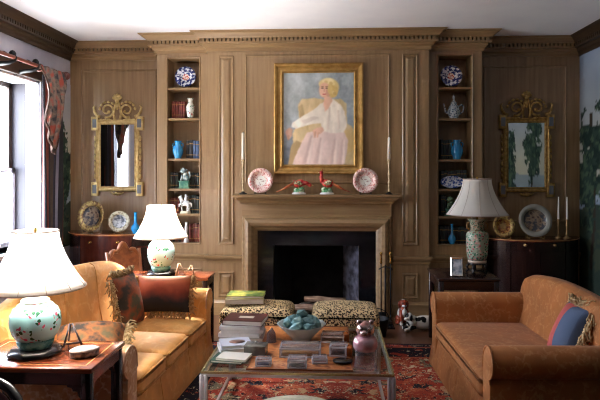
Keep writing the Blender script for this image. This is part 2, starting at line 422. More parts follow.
o = painted('mural_paper', lambda u, v: (XR, YB+(YF-YB)*u, CZ*v), img, mural_m, wr)
b = MB().box(XR-.02, XR, YF, -.0, 0, .16); struct(b.build('baseboard_right', wood_dark_shade))
# ---- left wall: window in view, plus an unseen one sized to tune the light
WZ0, WZ1 = .80, 2.54
wins = [(-1.55,-.30),(-3.15,-2.65)]
w = MB(); edges = [YF]
for y0, y1 in reversed(wins): edges += [y0, y1]
edges.append(YB+.12)
for i in range(0, len(edges), 2): w.box(XL-.34, XL, edges[i], edges[i+1], 0, CZ)
for y0, y1 in wins: w.box(XL-.34, XL, y0, y1, 0, WZ0); w.box(XL-.34, XL, y0, y1, WZ1, CZ)
wl = struct(w.build('wall_left', M('lilac grey plaster', (176,176,190), (184,184,196), scale=4, rough=.95, spec=.1)))
ys = np.linspace(-.22, YB, 60); zs = np.linspace(.7, 2.62, 130); yy, zz = np.meshgrid(ys, zs)
img = scenic(yy, zz, [(.22,.7,2.25,.30)], 21); mk = np.clip((zz-2.2)/.3, 0, 1); img = mixc(img, (172,173,188), mk)
painted('mural_paper', lambda u, v: (XL+.003, -.22+(YB+.22)*u, .7+1.92*v), img, mural_m, wl)
w = MB().box(XL, XR, YF-.15, YF, 0, CZ)
struct(w.build('wall_front', M('front plaster', (78,64,50), rough=.95, spec=.1)))
sash_shade_brown = M('shaded sash brown', (66,52,46), rough=.5)  # upper sash coloured dark brown to stand for its shade
def window(k, y0, y1):
    fr = MB()
    for ya, yb in ((y1-.018, y1), (y0, y0+.018)):
        fr.box(XL-.14, XL+.0, ya, yb, WZ0, WZ1); fr.box(XL-.30, XL-.14, ya-.0, yb, WZ0, WZ1, 1)
        yc = y1 if ya > (y0+y1)/2 else y0; sg = -1 if yc == y1 else 1
        for z0, z1 in ((.9,1.55),(1.63,2.44)):       # raised panels of the shutter boxes
            fr.box(XL-.115, XL-.025, min(yc+sg*.018, yc+sg*.026), max(yc+sg*.018, yc+sg*.026), z0, z1)
    fr.box(XL-.30, XL, y0, y1, WZ1-.018, WZ1)
    for ya, yb in ((y1, y1+.085), (y0-.085, y0)): fr.box(XL, XL+.02, ya-.001, yb, WZ0-.05, WZ1+.02)
    root = struct(fr.build(f'window_{k}', [white_paint, M('sash channel grey', (56,53,60), rough=.5)]))
    MB().box(XL-.28, XL+.07, y0-.1, y1+.1, WZ0-.035, WZ0).build('window_sill', white_paint, root, bevel=.006)
    for z0, z1, xo, nm in ((WZ0,1.62,XL-.255,'lower_sash'),(1.57,WZ1-.018,XL-.29,'upper_sash')):
        s = MB()
        for ya, yb in ((y0+.018,y0+.075),(y1-.075,y1-.018)): s.box(xo-.03, xo, ya, yb, z0, z1)
        s.box(xo-.03, xo, y0+.018, y1-.018, z0, z0+.05); s.box(xo-.03, xo, y0+.018, y1-.018, z1-.05, z1)
        ym = (y0+y1)/2; s.box(xo-.026, xo-.004, ym-.011, ym+.011, z0, z1)
        q = s.build(nm, white_paint if nm == 'lower_sash' else sash_shade_brown, root)
        MB().box(xo-.017, xo-.013, y0+.07, y1-.07, z0+.045, z1-.045).build('pane', pane_m, q)
for k, (y0, y1) in enumerate(wins): window(k+1, y0, y1)
# wooden head board over the near window
struct(MB().box(XL, XL+.05, -1.75, -.24, 2.545, 2.70).build('trim_5', wood_dark_shade, bevel=.008))
# ================================================================ FIREPLACE
fp = thing('fireplace', 'carved pine fireplace with black marble slips and open black firebox', 'fireplace', (CXB-.011,0,0))
c = MB()
outer = .815; inner = .646; zt_o = 1.104; zt_i = .955
pth = [(outer,0),(outer,zt_o),(-outer,zt_o),(-outer,0)]
bol = [(0,0),(0,.035),(-.012,.05),(-.03,.052),(-.045,.085),(-.075,.10),(-.11,.088),(-.135,.055),(-.145,.05),(-.169,.03),(-.169,0)]
c.sweep([(-outer,0),(-outer,zt_o),(outer,zt_o),(outer,0)], [(-o, h) for o, h in bol], False, lambda x, y, h: (x, -h, y))
c.build('surround_moulding', wood_pine_h, fp)
m = MB().box(-.90,.90,-.21,0,1.312,1.338); m.box(-.885,.885,-.195,0,1.297,1.312)
m.sweep([(-.815,0),(-.815,-.10),(.815,-.10),(.815,0)], [(0,1.235),(.015,1.245),(.02,1.262),(.055,1.285),(.06,1.298),(-.1,1.298),(-.1,1.235)])
m.build('mantel_shelf', wood_pine_h, fp, bevel=.005)
MB().box(-.815,.815,-.04,0,1.098,1.24).build('frieze', wood_pine_h, fp)
ms = MB(); ms.box(-inner,-.47,-.02,.001,0,.955); ms.box(.464,inner,-.02,.001,0,.955); ms.box(-.47,.464,-.02,.001,FZ,.955)
ms.build('marble_slips', black_marble, fp)
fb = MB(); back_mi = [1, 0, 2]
iw, od = .46, .47
P = [(-iw,0),(-.30,od),(.30,od),(iw,0)]
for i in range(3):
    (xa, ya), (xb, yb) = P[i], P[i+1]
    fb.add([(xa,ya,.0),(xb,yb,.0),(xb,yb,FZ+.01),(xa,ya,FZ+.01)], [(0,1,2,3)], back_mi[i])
fb.add([(-iw,0,FZ),(iw,0,FZ),(.30,od,FZ),(-.30,od,FZ)], [(0,1,2,3)])
fb.add([(-iw,0,.012),(iw,0,.012),(.30,od,.012),(-.30,od,.012)], [(0,1,2,3)])
brick_lit = M('firebrick', (38,36,40), (106,104,116), scale=7, stretch=(1,1,1.5), lo=.35, hi=.75, detail=6, rough=.95, spec=.1)  # right jamb coloured lighter to stand for window light falling on it
fb.build('firebox', [soot, soot, brick_lit], fp, fix=False)
MB().box(-.80,.80,-.50,0,-.02,.012).build('hearth', black_marble, fp)
ash = M('wood ash', (206,198,190), (120,112,106), scale=14, lo=.35, hi=.65, detail=6, rough=1, spec=.05)
a = MB().grid(lambda u, v: ((u-.5)*.56, .1+v*.32, .012+.16*math.sin(PI*u)*math.sin(PI*v)**.8*(.75+.25*math.sin(u*23+v*9))), 24, 12)
a.build('ash_heap', ash, None, loc=(CXB,0,0)); tag(bpy.data.objects['ash_heap'], 'heap of pale grey ash lying in the black firebox', 'ash')
bpy.data.objects['ash_heap']['kind'] = 'stuff'
bark = M('charred log', (120,92,76), (190,160,136), scale=8, stretch=(1,6,6), lo=.35, hi=.7, rough=1, spec=.05)
for i, (x, y, z, l, rr, ang, lab) in enumerate([(-.06,.07,.065,.62,.042,.05,'long charred log lying across the front of the firebox'),
        (.08,.13,.145,.46,.036,-.18,'short charred log resting behind the long log in the firebox')]):
    g = thing('log', lab, 'log', (CXB+x,y,z), ang)
    MB().tube([(-l/2,0,0),(-l/6,.012,.006),(l/6,-.008,0),(l/2,.01,.008)], [rr*.9,rr,rr*.95,rr*.85], 10).build('bark', bark, g)
    e = MB()
    for s in (-1,1): e.cyl((s*l/2,.005,.004),(s*(l/2+.004),.005,.004), rr*.8, 10)
    e.build('cut_end', M('log end', (150,116,84), rough=.9), g)
# ================================================================ BOOKCASES
SHEL = [2.508, 2.169, 1.722, 1.390, 1.098]
def bookcase(s, label, shelves):
    x0, x1 = (KX0, BX0) if s < 0 else (BX1, KX1)
    o0, o1 = sorted((CXB+s*1.3265, CXB+s*1.688))
    xc = (o0+o1)/2
    t = thing('built_in_bookcase', label, 'bookcase', (xc,KY,0))
    f = MB(); zb, zt, dp = .781, 2.856, .26
    X0, X1, O0, O1 = x0-xc, x1-xc, o0-xc, o1-xc
    f.box(X0,O0,0,.46,0,CZ); f.box(O1,X1,0,.46,0,CZ); f.box(O0,O1,0,.46,zt,CZ); f.box(O0,O1,0,.46,0,zb)
    f.sweep(rect(O0,O1,zb,zt), [(0,-.01),(0,.006),(.008,.012),(.016,.006),(.016,-.01)], True, lambda x, y, h: (x,-h,y))
    f.build('carcass', wood_pine, t)
    MB().box(O0-.01,O1+.01,dp-.01,dp+.02,zb-.02,zt+.02).build('back_board', wood_pine, t)
    for z in shelves: MB().box(O0,O1,.008,dp-.01,z-.024,z).build('shelf', wood_pine_h, t)
    p = MB(); panel(O0-.03, O1+.03, .2, .50, 0, .028, True, p); p.build('door', wood_pine, t)
    return xc
LXC = bookcase(-1, 'pine bookcase built in left of the chimney breast, with red books', [z+.012 for z in (2.515,2.174,1.717,1.378,1.095)])
RXC = bookcase(1, 'pine bookcase built in right of the chimney breast, with teapot', [z+.012 for z in (2.500,2.157,1.705,1.380,1.078)])
# ================================================================ MIRRORS, PORTRAIT
def gilt_mirror(xc, label, dark):
    gm = gilt2 if not dark else gilt
    z0, z1, hw = 1.40, 2.145, .208
    t = thing('gilt_mirror', label, 'mirror', (xc, YB, 1.30))
    Z0, Z1 = z0-1.30, z1-1.30
    MB().box(-hw-.01,hw+.01,-.022,-.016,Z0-.01,Z1+.01).build('mirror_glass', mirror_m, t)
    f = MB()
    f.sweep(rect(-hw,hw,Z0,Z1), [(-.004,.012),(-.004,.028),(.006,.034),(.012,.026),(.03,.03),(.042,.042),(.052,.036),(.056,.0),(-.004,0)], True, lambda x, y, h: (x,-h,y))
    f.build('frame', gm, t, bevel=0)
    for sx in (-1,1):
        for zc_, hh in ((Z1-.0,.075),(Z0-.0,.075)):
            cb = MB().rbox(sx*(hw+.062)-.042, sx*(hw+.062)+.042, -.05, 0, zc_-hh+ (.0 if zc_>Z0+.1 else -.035), zc_+hh+(.035 if zc_>Z0+.1 else 0)-.02, .006)
            p = cb.build('corner_block', gm, t)
            zm = zc_+(.008 if zc_>Z0+.1 else -.028)
            MB().box(sx*(hw+.062)-.024, sx*(hw+.062)+.024, -.053, -.049, zm-.05, zm+.05).build('glass_inset', M('tarnished mirror',(104,108,114),rough=.45), p)
        sc = MB()                               # carved drops down each side
        for k in range(7): sc.sph((sx*(hw+.066),-.02,Z1-.17-k*.075), .014,.016,.036, 8)
        sc.build('carved_drop', gm, t)
    cr_ = MB()
    for sx in (-1,1):                           # C scrolls of the crest
        pts = [(sx*(.03+.0*k), -.03, Z1+.05) for k in range(1)]
        pts = []
        for k in range(26):
            a = -PI*.62+k*.30; rr = .085*(1-.026*k)
            pts.append((sx*(.118+rr*math.cos(a)*-1), -.032-.0006*k, Z1+.165+rr*math.sin(a)*1.05))
        cr_.tube(pts, [.015-.0002*k for k in range(26)], 8)
        cr_.sph(pts[-1], .02, .018, .02, 8)
        cr_.tube([(sx*.03,-.03,Z1+.05),(sx*.045,-.032,Z1+.12),(sx*.03,-.034,Z1+.21),(sx*.012,-.034,Z1+.27)], [.016,.014,.012,.01], 8)
        cr_.tube([(sx*.21,-.028,Z1+.09),(sx*.245,-.03,Z1+.10),(sx*.275,-.03,Z1+.14),(sx*.29,-.03,Z1+.20),(sx*.27,-.03,Z1+.22)], [.02,.02,.016,.012,.008], 8)
        for k in range(5):
            a = k*.5+.2; cr_.sph((sx*(.118+.098*math.cos(a)), -.03, Z1+.165+.10*math.sin(a)), .016, .012, .022, 8, rot=(0,-sx*a,0))
        for k in range(3): cr_.sph((sx*(.10+.05*k), -.03, Z1+.052), .03, .014, .014, 8)
    for k in range(5):
        a = PI*.1+k*PI*.2; cr_.sph((.034*math.cos(a), -.036, Z1+.30+.034*math.sin(a)), .022,.014,.03, 8, rot=(0,PI/2-a,0))
    cr_.sph((0,-.036,Z1+.29), .03,.02,.04, 10); cr_.sph((0,-.034,Z1+.21), .02,.016,.045, 8)
    cr_.build('carved_crest', gm, t)
    bt = MB()
    for sx in (-1,1): bt.tube([(sx*.01,-.03,Z0-.075),(sx*.05,-.03,Z0-.085),(sx*.075,-.03,Z0-.065)], [.016,.013,.008], 8)
    bt.sph((0,-.032,Z0-.085), .03,.016,.022, 8); bt.build('carved_apron', gm, t)
gilt_mirror(-2.525, 'gilt scroll-crested mirror on the left bay, reflecting the bright window', False)
gilt_mirror(2.252, 'gilt scroll-crested mirror on the right bay, reflecting painted foliage', True)
# ---- portrait
px0, px1, pz0, pz1 = -.612, .362, 1.556, 2.765
fr = thing('framed_portrait', 'gilt framed portrait of a seated person in white blouse above the mantel', 'painting', ((px0+px1)/2,0,pz0))
PW, PH = px1-px0, pz1-pz0; fw = .106
f = MB().sweep(rect(-PW/2,PW/2,0,PH), [(0,0),(0,.045),(-.012,.055),(-.03,.05),(-.04,.034),(-.062,.028),(-.082,.034),(-.09,.046),(-.094,.042),(-.098,.022),(-fw,.018),(-fw,0)], True, lambda x, y, h: (x,-h,y))
f.build('frame', M('gold leaf', (196,156,90), (158,120,62), scale=14, lo=.3, hi=.7, rough=.42, metal=.6), fr)
gx = np.linspace(50, 281, 140); gy = np.linspace(353, 46, 186); X, Y_ = np.meshgrid(gx, gy)
n1 = fbm(X*.03, Y_*.03, 5); n2 = fbm(X*.16, Y_*.12, 8); jx = (fbm(X*.12, Y_*.12, 31)-.48)*7; jy = (fbm(X*.12, Y_*.12, 37)-.48)*7
img = np.zeros(X.shape+(3,)); tx = np.clip((X-50)/230, 0, 1); ty = np.clip((Y_-47)/305, 0, 1)
img[:] = np.array((184,190,190.)); img = mixc(img, (126,138,148), np.clip(tx*.8+ty*.5-.25, 0, 1)); img = mixc(img, (96,106,118), np.clip(ty*1.6-.75, 0, 1)*(tx < .5))
img += ((n1-.48)*70+(n2-.48)*22)[...,None]
def soft(m, n=1):
    for _ in range(n):
        q = np.pad(m, 1, mode='edge'); m = (q[:-2,1:-1]+q[2:,1:-1]+q[1:-1,:-2]+q[1:-1,2:]+2*q[1:-1,1:-1])/6
    return m
def pp(poly, col, var=14, sd=1, n=2):
    global img
    m = soft(inpoly(X+jx*.5, Y_+jy*.5, poly)*1., n)
    xs_ = [p[0] for p in poly]; w_ = max(xs_)-min(xs_)+1
    g = 1+.16*np.clip(((min(xs_)+max(xs_))/2-X)/w_, -.6, .6)
    img = img*(1-m[...,None])+(np.array(col, float)*g[...,None])*m[...,None]
    img += ((fbm(X*.07, Y_*.035, sd+50)-.48)*var*2.4*m)[...,None]
def el(cx, cy, rx, ry, col, a=1.0, tl=0):
    global img
    dx, dy = X-cx, Y_-cy; c_, s_ = math.cos(tl), math.sin(tl)
    r = np.sqrt(((dx*c_+dy*s_)/rx)**2+((-dx*s_+dy*c_)/ry)**2); img = mixc(img, col, np.clip((1.12-r)/.24, 0, 1)*a)
pp([(98,150),(112,134),(150,130),(190,136),(240,134),(257,152),(258,215),(274,226),(282,250),(282,353),(100,353),(84,300),(80,250),(92,228),(104,215)], (208,184,138), 22, 2)
pp([(84,236),(108,222),(122,236),(120,262),(108,276),(88,270)], (222,198,150), 14, 3)
pp([(108,222),(100,160),(112,150),(124,215)], (186,158,112), 10, 4)
pp([(76,290),(92,272),(112,280),(100,330),(82,353),(66,353)], (186,158,112), 12, 14)
pp([(244,240),(276,232),(282,300),(256,318)], (200,172,120), 12, 15)
pp([(98,353),(80,353),(92,318),(112,276),(128,246),(160,238),(210,240),(246,240),(262,270),(258,310),(246,353)], (228,204,194), 18, 5)
for i, (xa, ya, xb, yb) in enumerate([(140,255,112,350),(170,262,150,350),(215,268,200,350),(240,270,228,350)]):
    pp([(xa,ya),(xa+6,ya),(xb+12,yb),(xb-2,yb)], (208,180,170), 8, 20+i, 5)
    pp([(xa+8,ya),(xa+13,ya),(xb+24,yb),(xb+14,yb)], (236,216,206), 6, 30+i, 4)
pp([(172,150),(194,140),(212,134),(238,154),(250,176),(258,226),(246,246),(206,248),(180,240),(172,214),(140,218),(92,232),(76,226),(80,212),(112,192),(146,172)], (240,230,214), 22, 6)
pp([(198,160),(204,160),(200,236),(192,236)], (214,200,184), 6, 40); pp([(226,170),(232,172),(236,232),(228,236)], (216,202,186), 6, 41); pp([(110,206),(150,190),(168,196),(120,218)], (220,206,190), 6, 42)
pp([(184,128),(208,124),(212,140),(196,168),(186,176),(182,150)], (222,178,152), 8, 7)
el(201,94,31,28,(214,188,124)); el(212,108,17,22,(204,172,104)); el(180,84,14,14,(226,204,144)); el(196,74,20,10,(234,216,160))
for hx_, hy_, hc in ((214,84,(226,208,150)),(222,98,(196,168,104)),(212,112,(222,200,142)),(206,82,(200,172,108)),(190,78,(210,184,122)),(218,116,(184,154,92)),(204,70,(240,224,176)),(224,88,(208,184,124))): el(hx_,hy_,6,5,hc,.8,.6)
el(185,105,18,25,(226,178,150)); el(178,112,9,14,(236,194,168),.7); el(196,112,7,14,(200,146,122),.7)
el(178,98,4,1.8,(96,72,62)); el(192,98,4,1.8,(96,72,62)); el(178,93,5,1.4,(150,112,80)); el(192,93,5,1.4,(150,112,80))
el(184,106,2.2,6,(204,150,126),.8); el(184,118,6,2,(186,84,84)); el(203,102,8,16,(212,184,116))
pp([(60,236),(70,228),(82,234),(78,256),(70,268),(62,262),(58,248)], (222,176,150), 8, 8); pp([(62,256),(70,252),(70,270),(64,270)], (206,156,130), 6, 9)
pp([(146,238),(160,230),(178,228),(184,238),(172,250),(154,252)], (224,178,152), 8, 10); pp([(148,244),(158,240),(156,262),(150,262)], (214,166,140), 6, 11); pp([(160,246),(168,244),(164,262),(158,262)], (220,172,146), 6, 12)
img += ((n2-.48)*10)[...,None]
img = np.stack([soft(img[...,q], 1) for q in range(3)], -1)
cw, chh = PW/2-fw+.006, PH
painted('canvas', lambda u, v: (-cw+2*cw*u, -.019, fw-.006+(PH-2*fw+.012)*v), img, Mvc('oil painting', .45, .3), fr)
# ================================================================ POTTERY HELPERS
def plate(name, label, r, loc, mats, rings, lean=.16, rz=0, group=None, depth=.1, cat='plate', sy=1):
    # local: stands on its edge, face towards -y, leaning back; origin where the rim rests
    prof = [(1e-6, 0), (rings[0]*r, .002), (rings[1]*r, .006), (rings[1]*r*1.03, depth*r), (rings[2]*r, depth*r+.006), (r, depth*r+.016), (r*.995, depth*r+.020),
            (rings[1]*r*1.05, depth*r+.006), (rings[1]*r*.98, -.004), (1e-6, -.006)]
    mi = [0, 1, 1, 2, 3, 3, 3, 3, 3]
    T = Matrix.Rotation(-lean, 4, 'X') @ Matrix.Translation((0,0,r*sy)) @ Matrix.Scale(sy, 4, (0,0,1)) @ Matrix.Rotation(PI/2, 4, 'X')
    o = MB().lathe(prof, n=36, mi=mi, T=T).build(name, mats, None, loc); o.rotation_euler = (0,0,rz)
    return tag(o, label, cat, group)
def plate_stand(label, r, loc, mat, lean=.16, rz=0):
    b = MB()
    for sx in (-1,1):
        b.tube([(sx*r*.42,-.052,.014),(sx*r*.42,-.048,-.006),(sx*r*.42,.03,-.008),(sx*r*.40,.052+lean*r*.4,r*.5),(sx*r*.2,.07+lean*r,r*1.1)], .0035, 6)
        b.tube([(sx*r*.42,.02,-.008),(sx*r*.36,.075+lean*r,-.008),(sx*r*.25,.07+lean*r,r*.9)], .0035, 6)
    b.tube([(-r*.42,.03,-.008),(r*.42,.03,-.008)], .003, 6); b.tube([(-r*.2,.07+lean*r,r*1.1),(r*.2,.07+lean*r,r*1.1)], .003, 6)
    o = b.build('plate_stand', mat, None, loc); o.rotation_euler = (0,0,rz); return tag(o, label, 'plate stand')
imari = M('imari blue', (214,216,226), (34,44,104), scale=30, lo=.43, hi=.50, detail=2, rough=.15)
imari_r = M('imari red', (226,210,200), (170,64,48), scale=60, lo=.44, hi=.55, detail=2, rough=.15)
pink_rim = M('pink transfer rim', (226,196,184), (184,104,98), scale=60, lo=.46, hi=.64, detail=3, rough=.2)
pink_mid = M('pink transfer sprigs', (232,226,214), (150,112,104), scale=38, lo=.53, hi=.60, detail=3, rough=.2)
bluewhite = M('blue and white', (216,220,228), (44,74,150), scale=42, lo=.44, hi=.56, detail=3, rough=.15)
gold_rim = M('gilded rim', (196,168,100), (120,84,60), scale=40, lo=.42, hi=.62, rough=.3, metal=.3)
dark_fig = M('dark figured centre', (72,70,74), (150,128,104), scale=16, lo=.42, hi=.66, detail=4, rough=.25, c3=(64,44,44))
grey_fig = M('grey figured centre', (206,208,210), (90,96,104), scale=22, lo=.42, hi=.6, detail=3, rough=.2)
cream_rim = M('cream rim', (214,208,180), (150,140,110), scale=36, lo=.45, hi=.6, rough=.25)
# mantel plates
for u, lab in ((260.5,'pink and white plate left of the portrait on the mantel'),(365.5,'pink and white plate right of the portrait on the mantel')):
    x = onY(u, 180, -.09)[0]
    plate('plate', lab, .137, (x,-.09,1.347), [pink_mid, pink_rim, porc, pink_rim], (.42,.62,.70), depth=.08)
    plate_stand('small dark stand under the '+lab[:21]+(' left' if u < 300 else ' right')+' of the portrait', .137, (x,-.09,1.347), iron)
# candlesticks of the mantel
def candlestick(label, x, y, z, hs, hc, mats, clabel, gold=0, lean=0):
    t = thing('candlestick', label, 'candlestick', (x,y,z))
    MB().lathe([(1e-4,0),(.043,0),(.043,.008),(.02,.018),(.012,.03)], n=16).build('base', mats[0], t)
    k = hs
    pr = [(.010,.02),(.014,.10*k),(.009,.12*k),(.011,.30*k),(.016,.34*k),(.009,.37*k),(.012,.55*k),(.016,.60*k),(.010,.63*k),(.010,.85*k),(.017,.90*k),(.012,.93*k),(.019,.97*k),(.019,k),(1e-4,k)]
    MB().lathe(pr, n=14).build('stem', mats[1], t)
    c = MB().lathe([(1e-4,0),(.016,0),(.014,hc-.01),(.005,hc),(1e-4,hc)], n=12)
    c.tube([(0,0,hc-.003),(.001,0,hc+.012)], .0016, 5, 1)
    tag(c.build('candle', [candle_w, iron], None, (x,y,z+hs)), clabel, 'candle')
ivory = M('carved ivory stem', (196,172,130), (128,98,62), scale=30, lo=.45, hi=.7, rough=.4)
xl = onY(243, 190, -.1)[0]; xr = onY(389, 190, -.1)[0]
candlestick('slender ivory candlestick at the left end of the mantel', xl, -.1, 1.338, .375, .295, [iron, ivory], 'tall white candle at the left end of the mantel')
candlestick('slender ivory candlestick at the right end of the mantel', xr, -.1, 1.338, .375, .240, [iron, ivory], 'tall white candle at the right end of the mantel')
# pheasants
red_f = M('crimson plumage', (176,36,44), (206,90,70), scale=40, lo=.4, hi=.7, rough=.25)
multi = M('mottled wing', (186,60,60), (60,110,70), scale=55, lo=.42, hi=.6, rough=.25, c3=(210,190,150))
rust_f = M('rust tail', (150,52,30), (196,110,60), scale=40, lo=.4, hi=.6, rough=.3)
rock_g = M('green glazed rock', (60,130,80), (190,205,170), scale=25, lo=.4, hi=.62, rough=.2)
def pheasant(x, label, sg, up, second):
    t = thing('bird_figurine', label, 'figurine', (x,-.10,1.338)); t.scale = (1.25,1.25,1.2)
    MB().lathe([(1e-4,0),(.062,0),(.060,.012),(.045,.018)], n=18, sy=.6).build('plinth', porc, t)
    r = MB(); r.sph((0,0,.026),.05,.03,.022,10); r.sph((sg*.02,0,.045),.03,.024,.022,10); r.sph((-sg*.02,.0,.038),.026,.022,.02,10); r.build('rock', rock_g, t)
    bd = MB(); bd.sph((0,0,.098),.052,.03,.034,14,rot=(0,-sg*.35,0))
    if up: bd.tube([(sg*.035,0,.11),(sg*.05,0,.15),(sg*.045,0,.185)], [.024,.016,.013], 10); bd.sph((sg*.05,0,.196),.019,.015,.016,10); hx, hz = sg*.05, .196
    else: bd.tube([(sg*.03,0,.10),(sg*.065,0,.10),(sg*.085,0,.088)], [.024,.018,.015], 10); bd.sph((sg*.092,0,.084),.02,.016,.017,10); hx, hz = sg*.092, .084
    bd.build('body', red_f, t)
    MB().tube([(hx+sg*.014,0,hz),(hx+sg*.034,0,hz-.006)], [.006,.001], 6).build('beak', M('beak', (220,190,120)), t)
    if up: MB().tube([(hx-sg*.005,0,hz+.012),(hx-sg*.014,0,hz+.034)], [.005,.001], 6).build('comb', red_f, t)
    wg = MB()
    for s in (-1,1): wg.sph((-sg*.012,s*.026,.104),.045,.009,.022,10,rot=(0,sg*.3,0))
    wg.build('wing', multi, t)
    tl = MB()
    for k in range(4): tl.tube([(-sg*.04,(k-1.5)*.006,.10),(-sg*.10,(k-1.5)*.008,.072-.008*k*.5),(-sg*(.165+.012*k),(k-1.5)*.01,.030-.004*k)], [.012,.009,.003], 7)
    tl.build('tail', rust_f if second else M('orange tail', (196,120,60), (170,70,40), scale=30, lo=.4, hi=.6), t)
    lg = MB()
    for s in (-1,1): lg.cyl((0,s*.012,.05),(0,s*.012,.08),.004,6)
    lg.build('leg', M('bird leg', (196,160,90)), t)
pheasant(onY(299,190,-.1)[0], 'porcelain pheasant with lowered white head, left on the mantel', 1, False, False)
pheasant(onY(327,190,-.1)[0], 'porcelain pheasant with raised crested head, right on the mantel', -1, True, True)
# ================================================================ SHELF THINGS
SY = .22
def shelf_z(side, k):
    L_ = [.781]+[z+.012 for z in ((1.095,1.378,1.717,2.174,2.515) if side < 0 else (1.078,1.380,1.705,2.157,2.500))]
    return L_[k]+.001
def book(x0, x1, z, h, mat, label, group=None, band=True, y0=.17, dep=.15):
    b = MB().rbox(x0,x1,y0,y0+dep,z,z+h,.004,1,0)
    if band:
        for q in (.2,.8): b.box(x0-.0005,x1+.0005,y0-.0008,y0+.002,z+h*q-.0035,z+h*q+.0035,1)
    o = b.build('book', [mat, gold_b]); return tag(o, label, 'book', group)
gold_b = M('gilt tooling', (160,122,66), rough=.4, metal=.4)
redb = M('red leather', (128,52,40), (100,38,32), scale=20, rough=.5); brnb = M('brown leather', (118,66,46), (92,50,36), scale=20, rough=.5)
blkb = M('black leather', (34,32,34), rough=.5); blub = M('blue cloth', (66,84,116), (80,100,134), scale=20, rough=.7); grnb = M('dark green cloth', (44,54,50), rough=.7)
ORD = ['first','second','third','fourth','fifth','sixth','seventh','eighth','ninth','tenth','eleventh','twelfth']
def row(side, k, u0, u1, n, hh, mats, desc, place, group):
    z = shelf_z(side, k); xa = onY(u0, 150, .17)[0]; xb = onY(u1, 150, .17)[0]; x = xa; ws = [random.uniform(.8,1.2) for _ in range(n)]; t = sum(ws)
    for i in range(n):
        wd = (xb-xa)*ws[i]/t; m, dn = mats[i % len(mats)]
        book(x+.001, x+wd-.001, z, hh*random.uniform(.94,1.04), m, f'{dn} {desc}, {ORD[i]} from left, {place}', group); x += wd
DKB = (blkb,'black'); DKG = (grnb,'dark green'); RD = (redb,'red leather'); BR = (brnb,'brown leather'); BL = (blub,'blue cloth')
row(-1,4,171.5,185,6,.205,[RD],'book','beside the painted vase in the left bookcase','red books beside the painted vase')
row(-1,3,186,199,4,.205,[DKB,DKB,BL,BL],'book','beside the blue vase in the left bookcase','books beside the blue vase')
row(-1,2,170,178,3,.19,[DKG,DKB],'book','left of the guardian-lion figure, left bookcase','dark books around the lion figure')
row(-1,2,189,199,4,.18,[DKB,DKG],'book','right of the guardian-lion figure, left bookcase','dark books around the lion figure')
row(-1,1,169,179,4,.18,[BR,RD],'book','left of the white horse, left bookcase','books around the white horse')
row(-1,1,188.5,199,4,.20,[DKB,DKG],'book','right of the white horse, left bookcase','books around the white horse')
row(-1,0,189,199.3,5,.20,[RD,BR],'book','right of the white flask, left bookcase','books on the lowest shelf')
row(-1,0,169,184,5,.16,[BR,DKB],'book','behind the lamp, lowest shelf, left bookcase','books on the lowest shelf')
row(1,3,441,452,4,.22,[DKB,DKG],'book','left of the blue vase in the right bookcase','dark books in the right bookcase')
row(1,2,441,467,8,.20,[DKB,DKG],'book','behind the lobed dish in the right bookcase','dark books behind the lobed dish')
row(1,1,441,447,3,.22,[DKB,DKG],'book','left of the green figure in the right bookcase','dark books beside the green figure')
row(1,1,460,468,3,.22,[DKB,DKG],'book','right of the green figure in the right bookcase','dark books beside the green figure')
row(1,0,439.5,470,10,.185,[DKB,DKG,DKB],'gold-banded book','behind the blue bottle, right bookcase','gold-banded dark books')
for side, u in ((-1,185.3),(1,451.5)):
    x = onY(u,70,.16)[0]; z = shelf_z(side,5)
    lab = 'blue, white and red dish on the top shelf, '+('left' if side < 0 else 'right')+' bookcase'
    plate('plate', lab, .121, (x,.17,z+.010), [imari_r, imari, porc, imari], (.32,.5,.62), depth=.09)
    plate_stand('dark stand under the top-shelf dish, '+('left' if side < 0 else 'right')+' bookcase', .121, (x,.17,z+.010), iron)
def vase(name, label, x, y, z, prof, mat, cat='vase', n=20, k=1):
    b = MB().lathe([(r*k, h*k) for r, h in prof], n=n); return tag(b.build(name, mat, None, (x,y,z)), label, cat)
famille = Mflower('famille porcelain', (222,220,210), [(170,60,56),(60,90,130),(60,120,90)], (70,110,80), 45, thr=.36, dens=.4)
x = onY(190.3,110,.14)[0]
vase('vase', 'tall white vase painted with flowers on the second shelf, left bookcase', x, .14, shelf_z(-1,4), [(1e-4,0),(.030,0),(.034,.02),(.046,.09),(.048,.13),(.032,.16),(.025,.175),(.027,.20),(.036,.222),(.034,.224),(.024,.20),(1e-4,.19)], famille)
# blue vases
bp = [(1e-4,0),(.04,0),(.036,.012),(.058,.06),(.062,.09),(.055,.125),(.034,.15),(.032,.18),(.042,.198),(.038,.2),(.03,.18),(1e-4,.17)]
def blue_vase(label, x, y, z, k):
    t = thing('vase', label, 'vase', (x,y,z))
    MB().lathe([(r*k,h*k) for r, h in bp], n=20).build('body', turq, t)
    for s in (-1,1): MB().tube([(s*.034*k,0,.175*k),(s*.06*k,0,.165*k),(s*.055*k,0,.125*k)], .007*k, 6).build('handle', turq, t)
blue_vase('squat turquoise-blue vase on the third shelf, left bookcase', onY(178,140,.15)[0], .15, shelf_z(-1,3), 1.0)
blue_vase('squat turquoise-blue vase on the third shelf, right bookcase', onY(457,150,.15)[0], .15, shelf_z(1,3), 1.08)
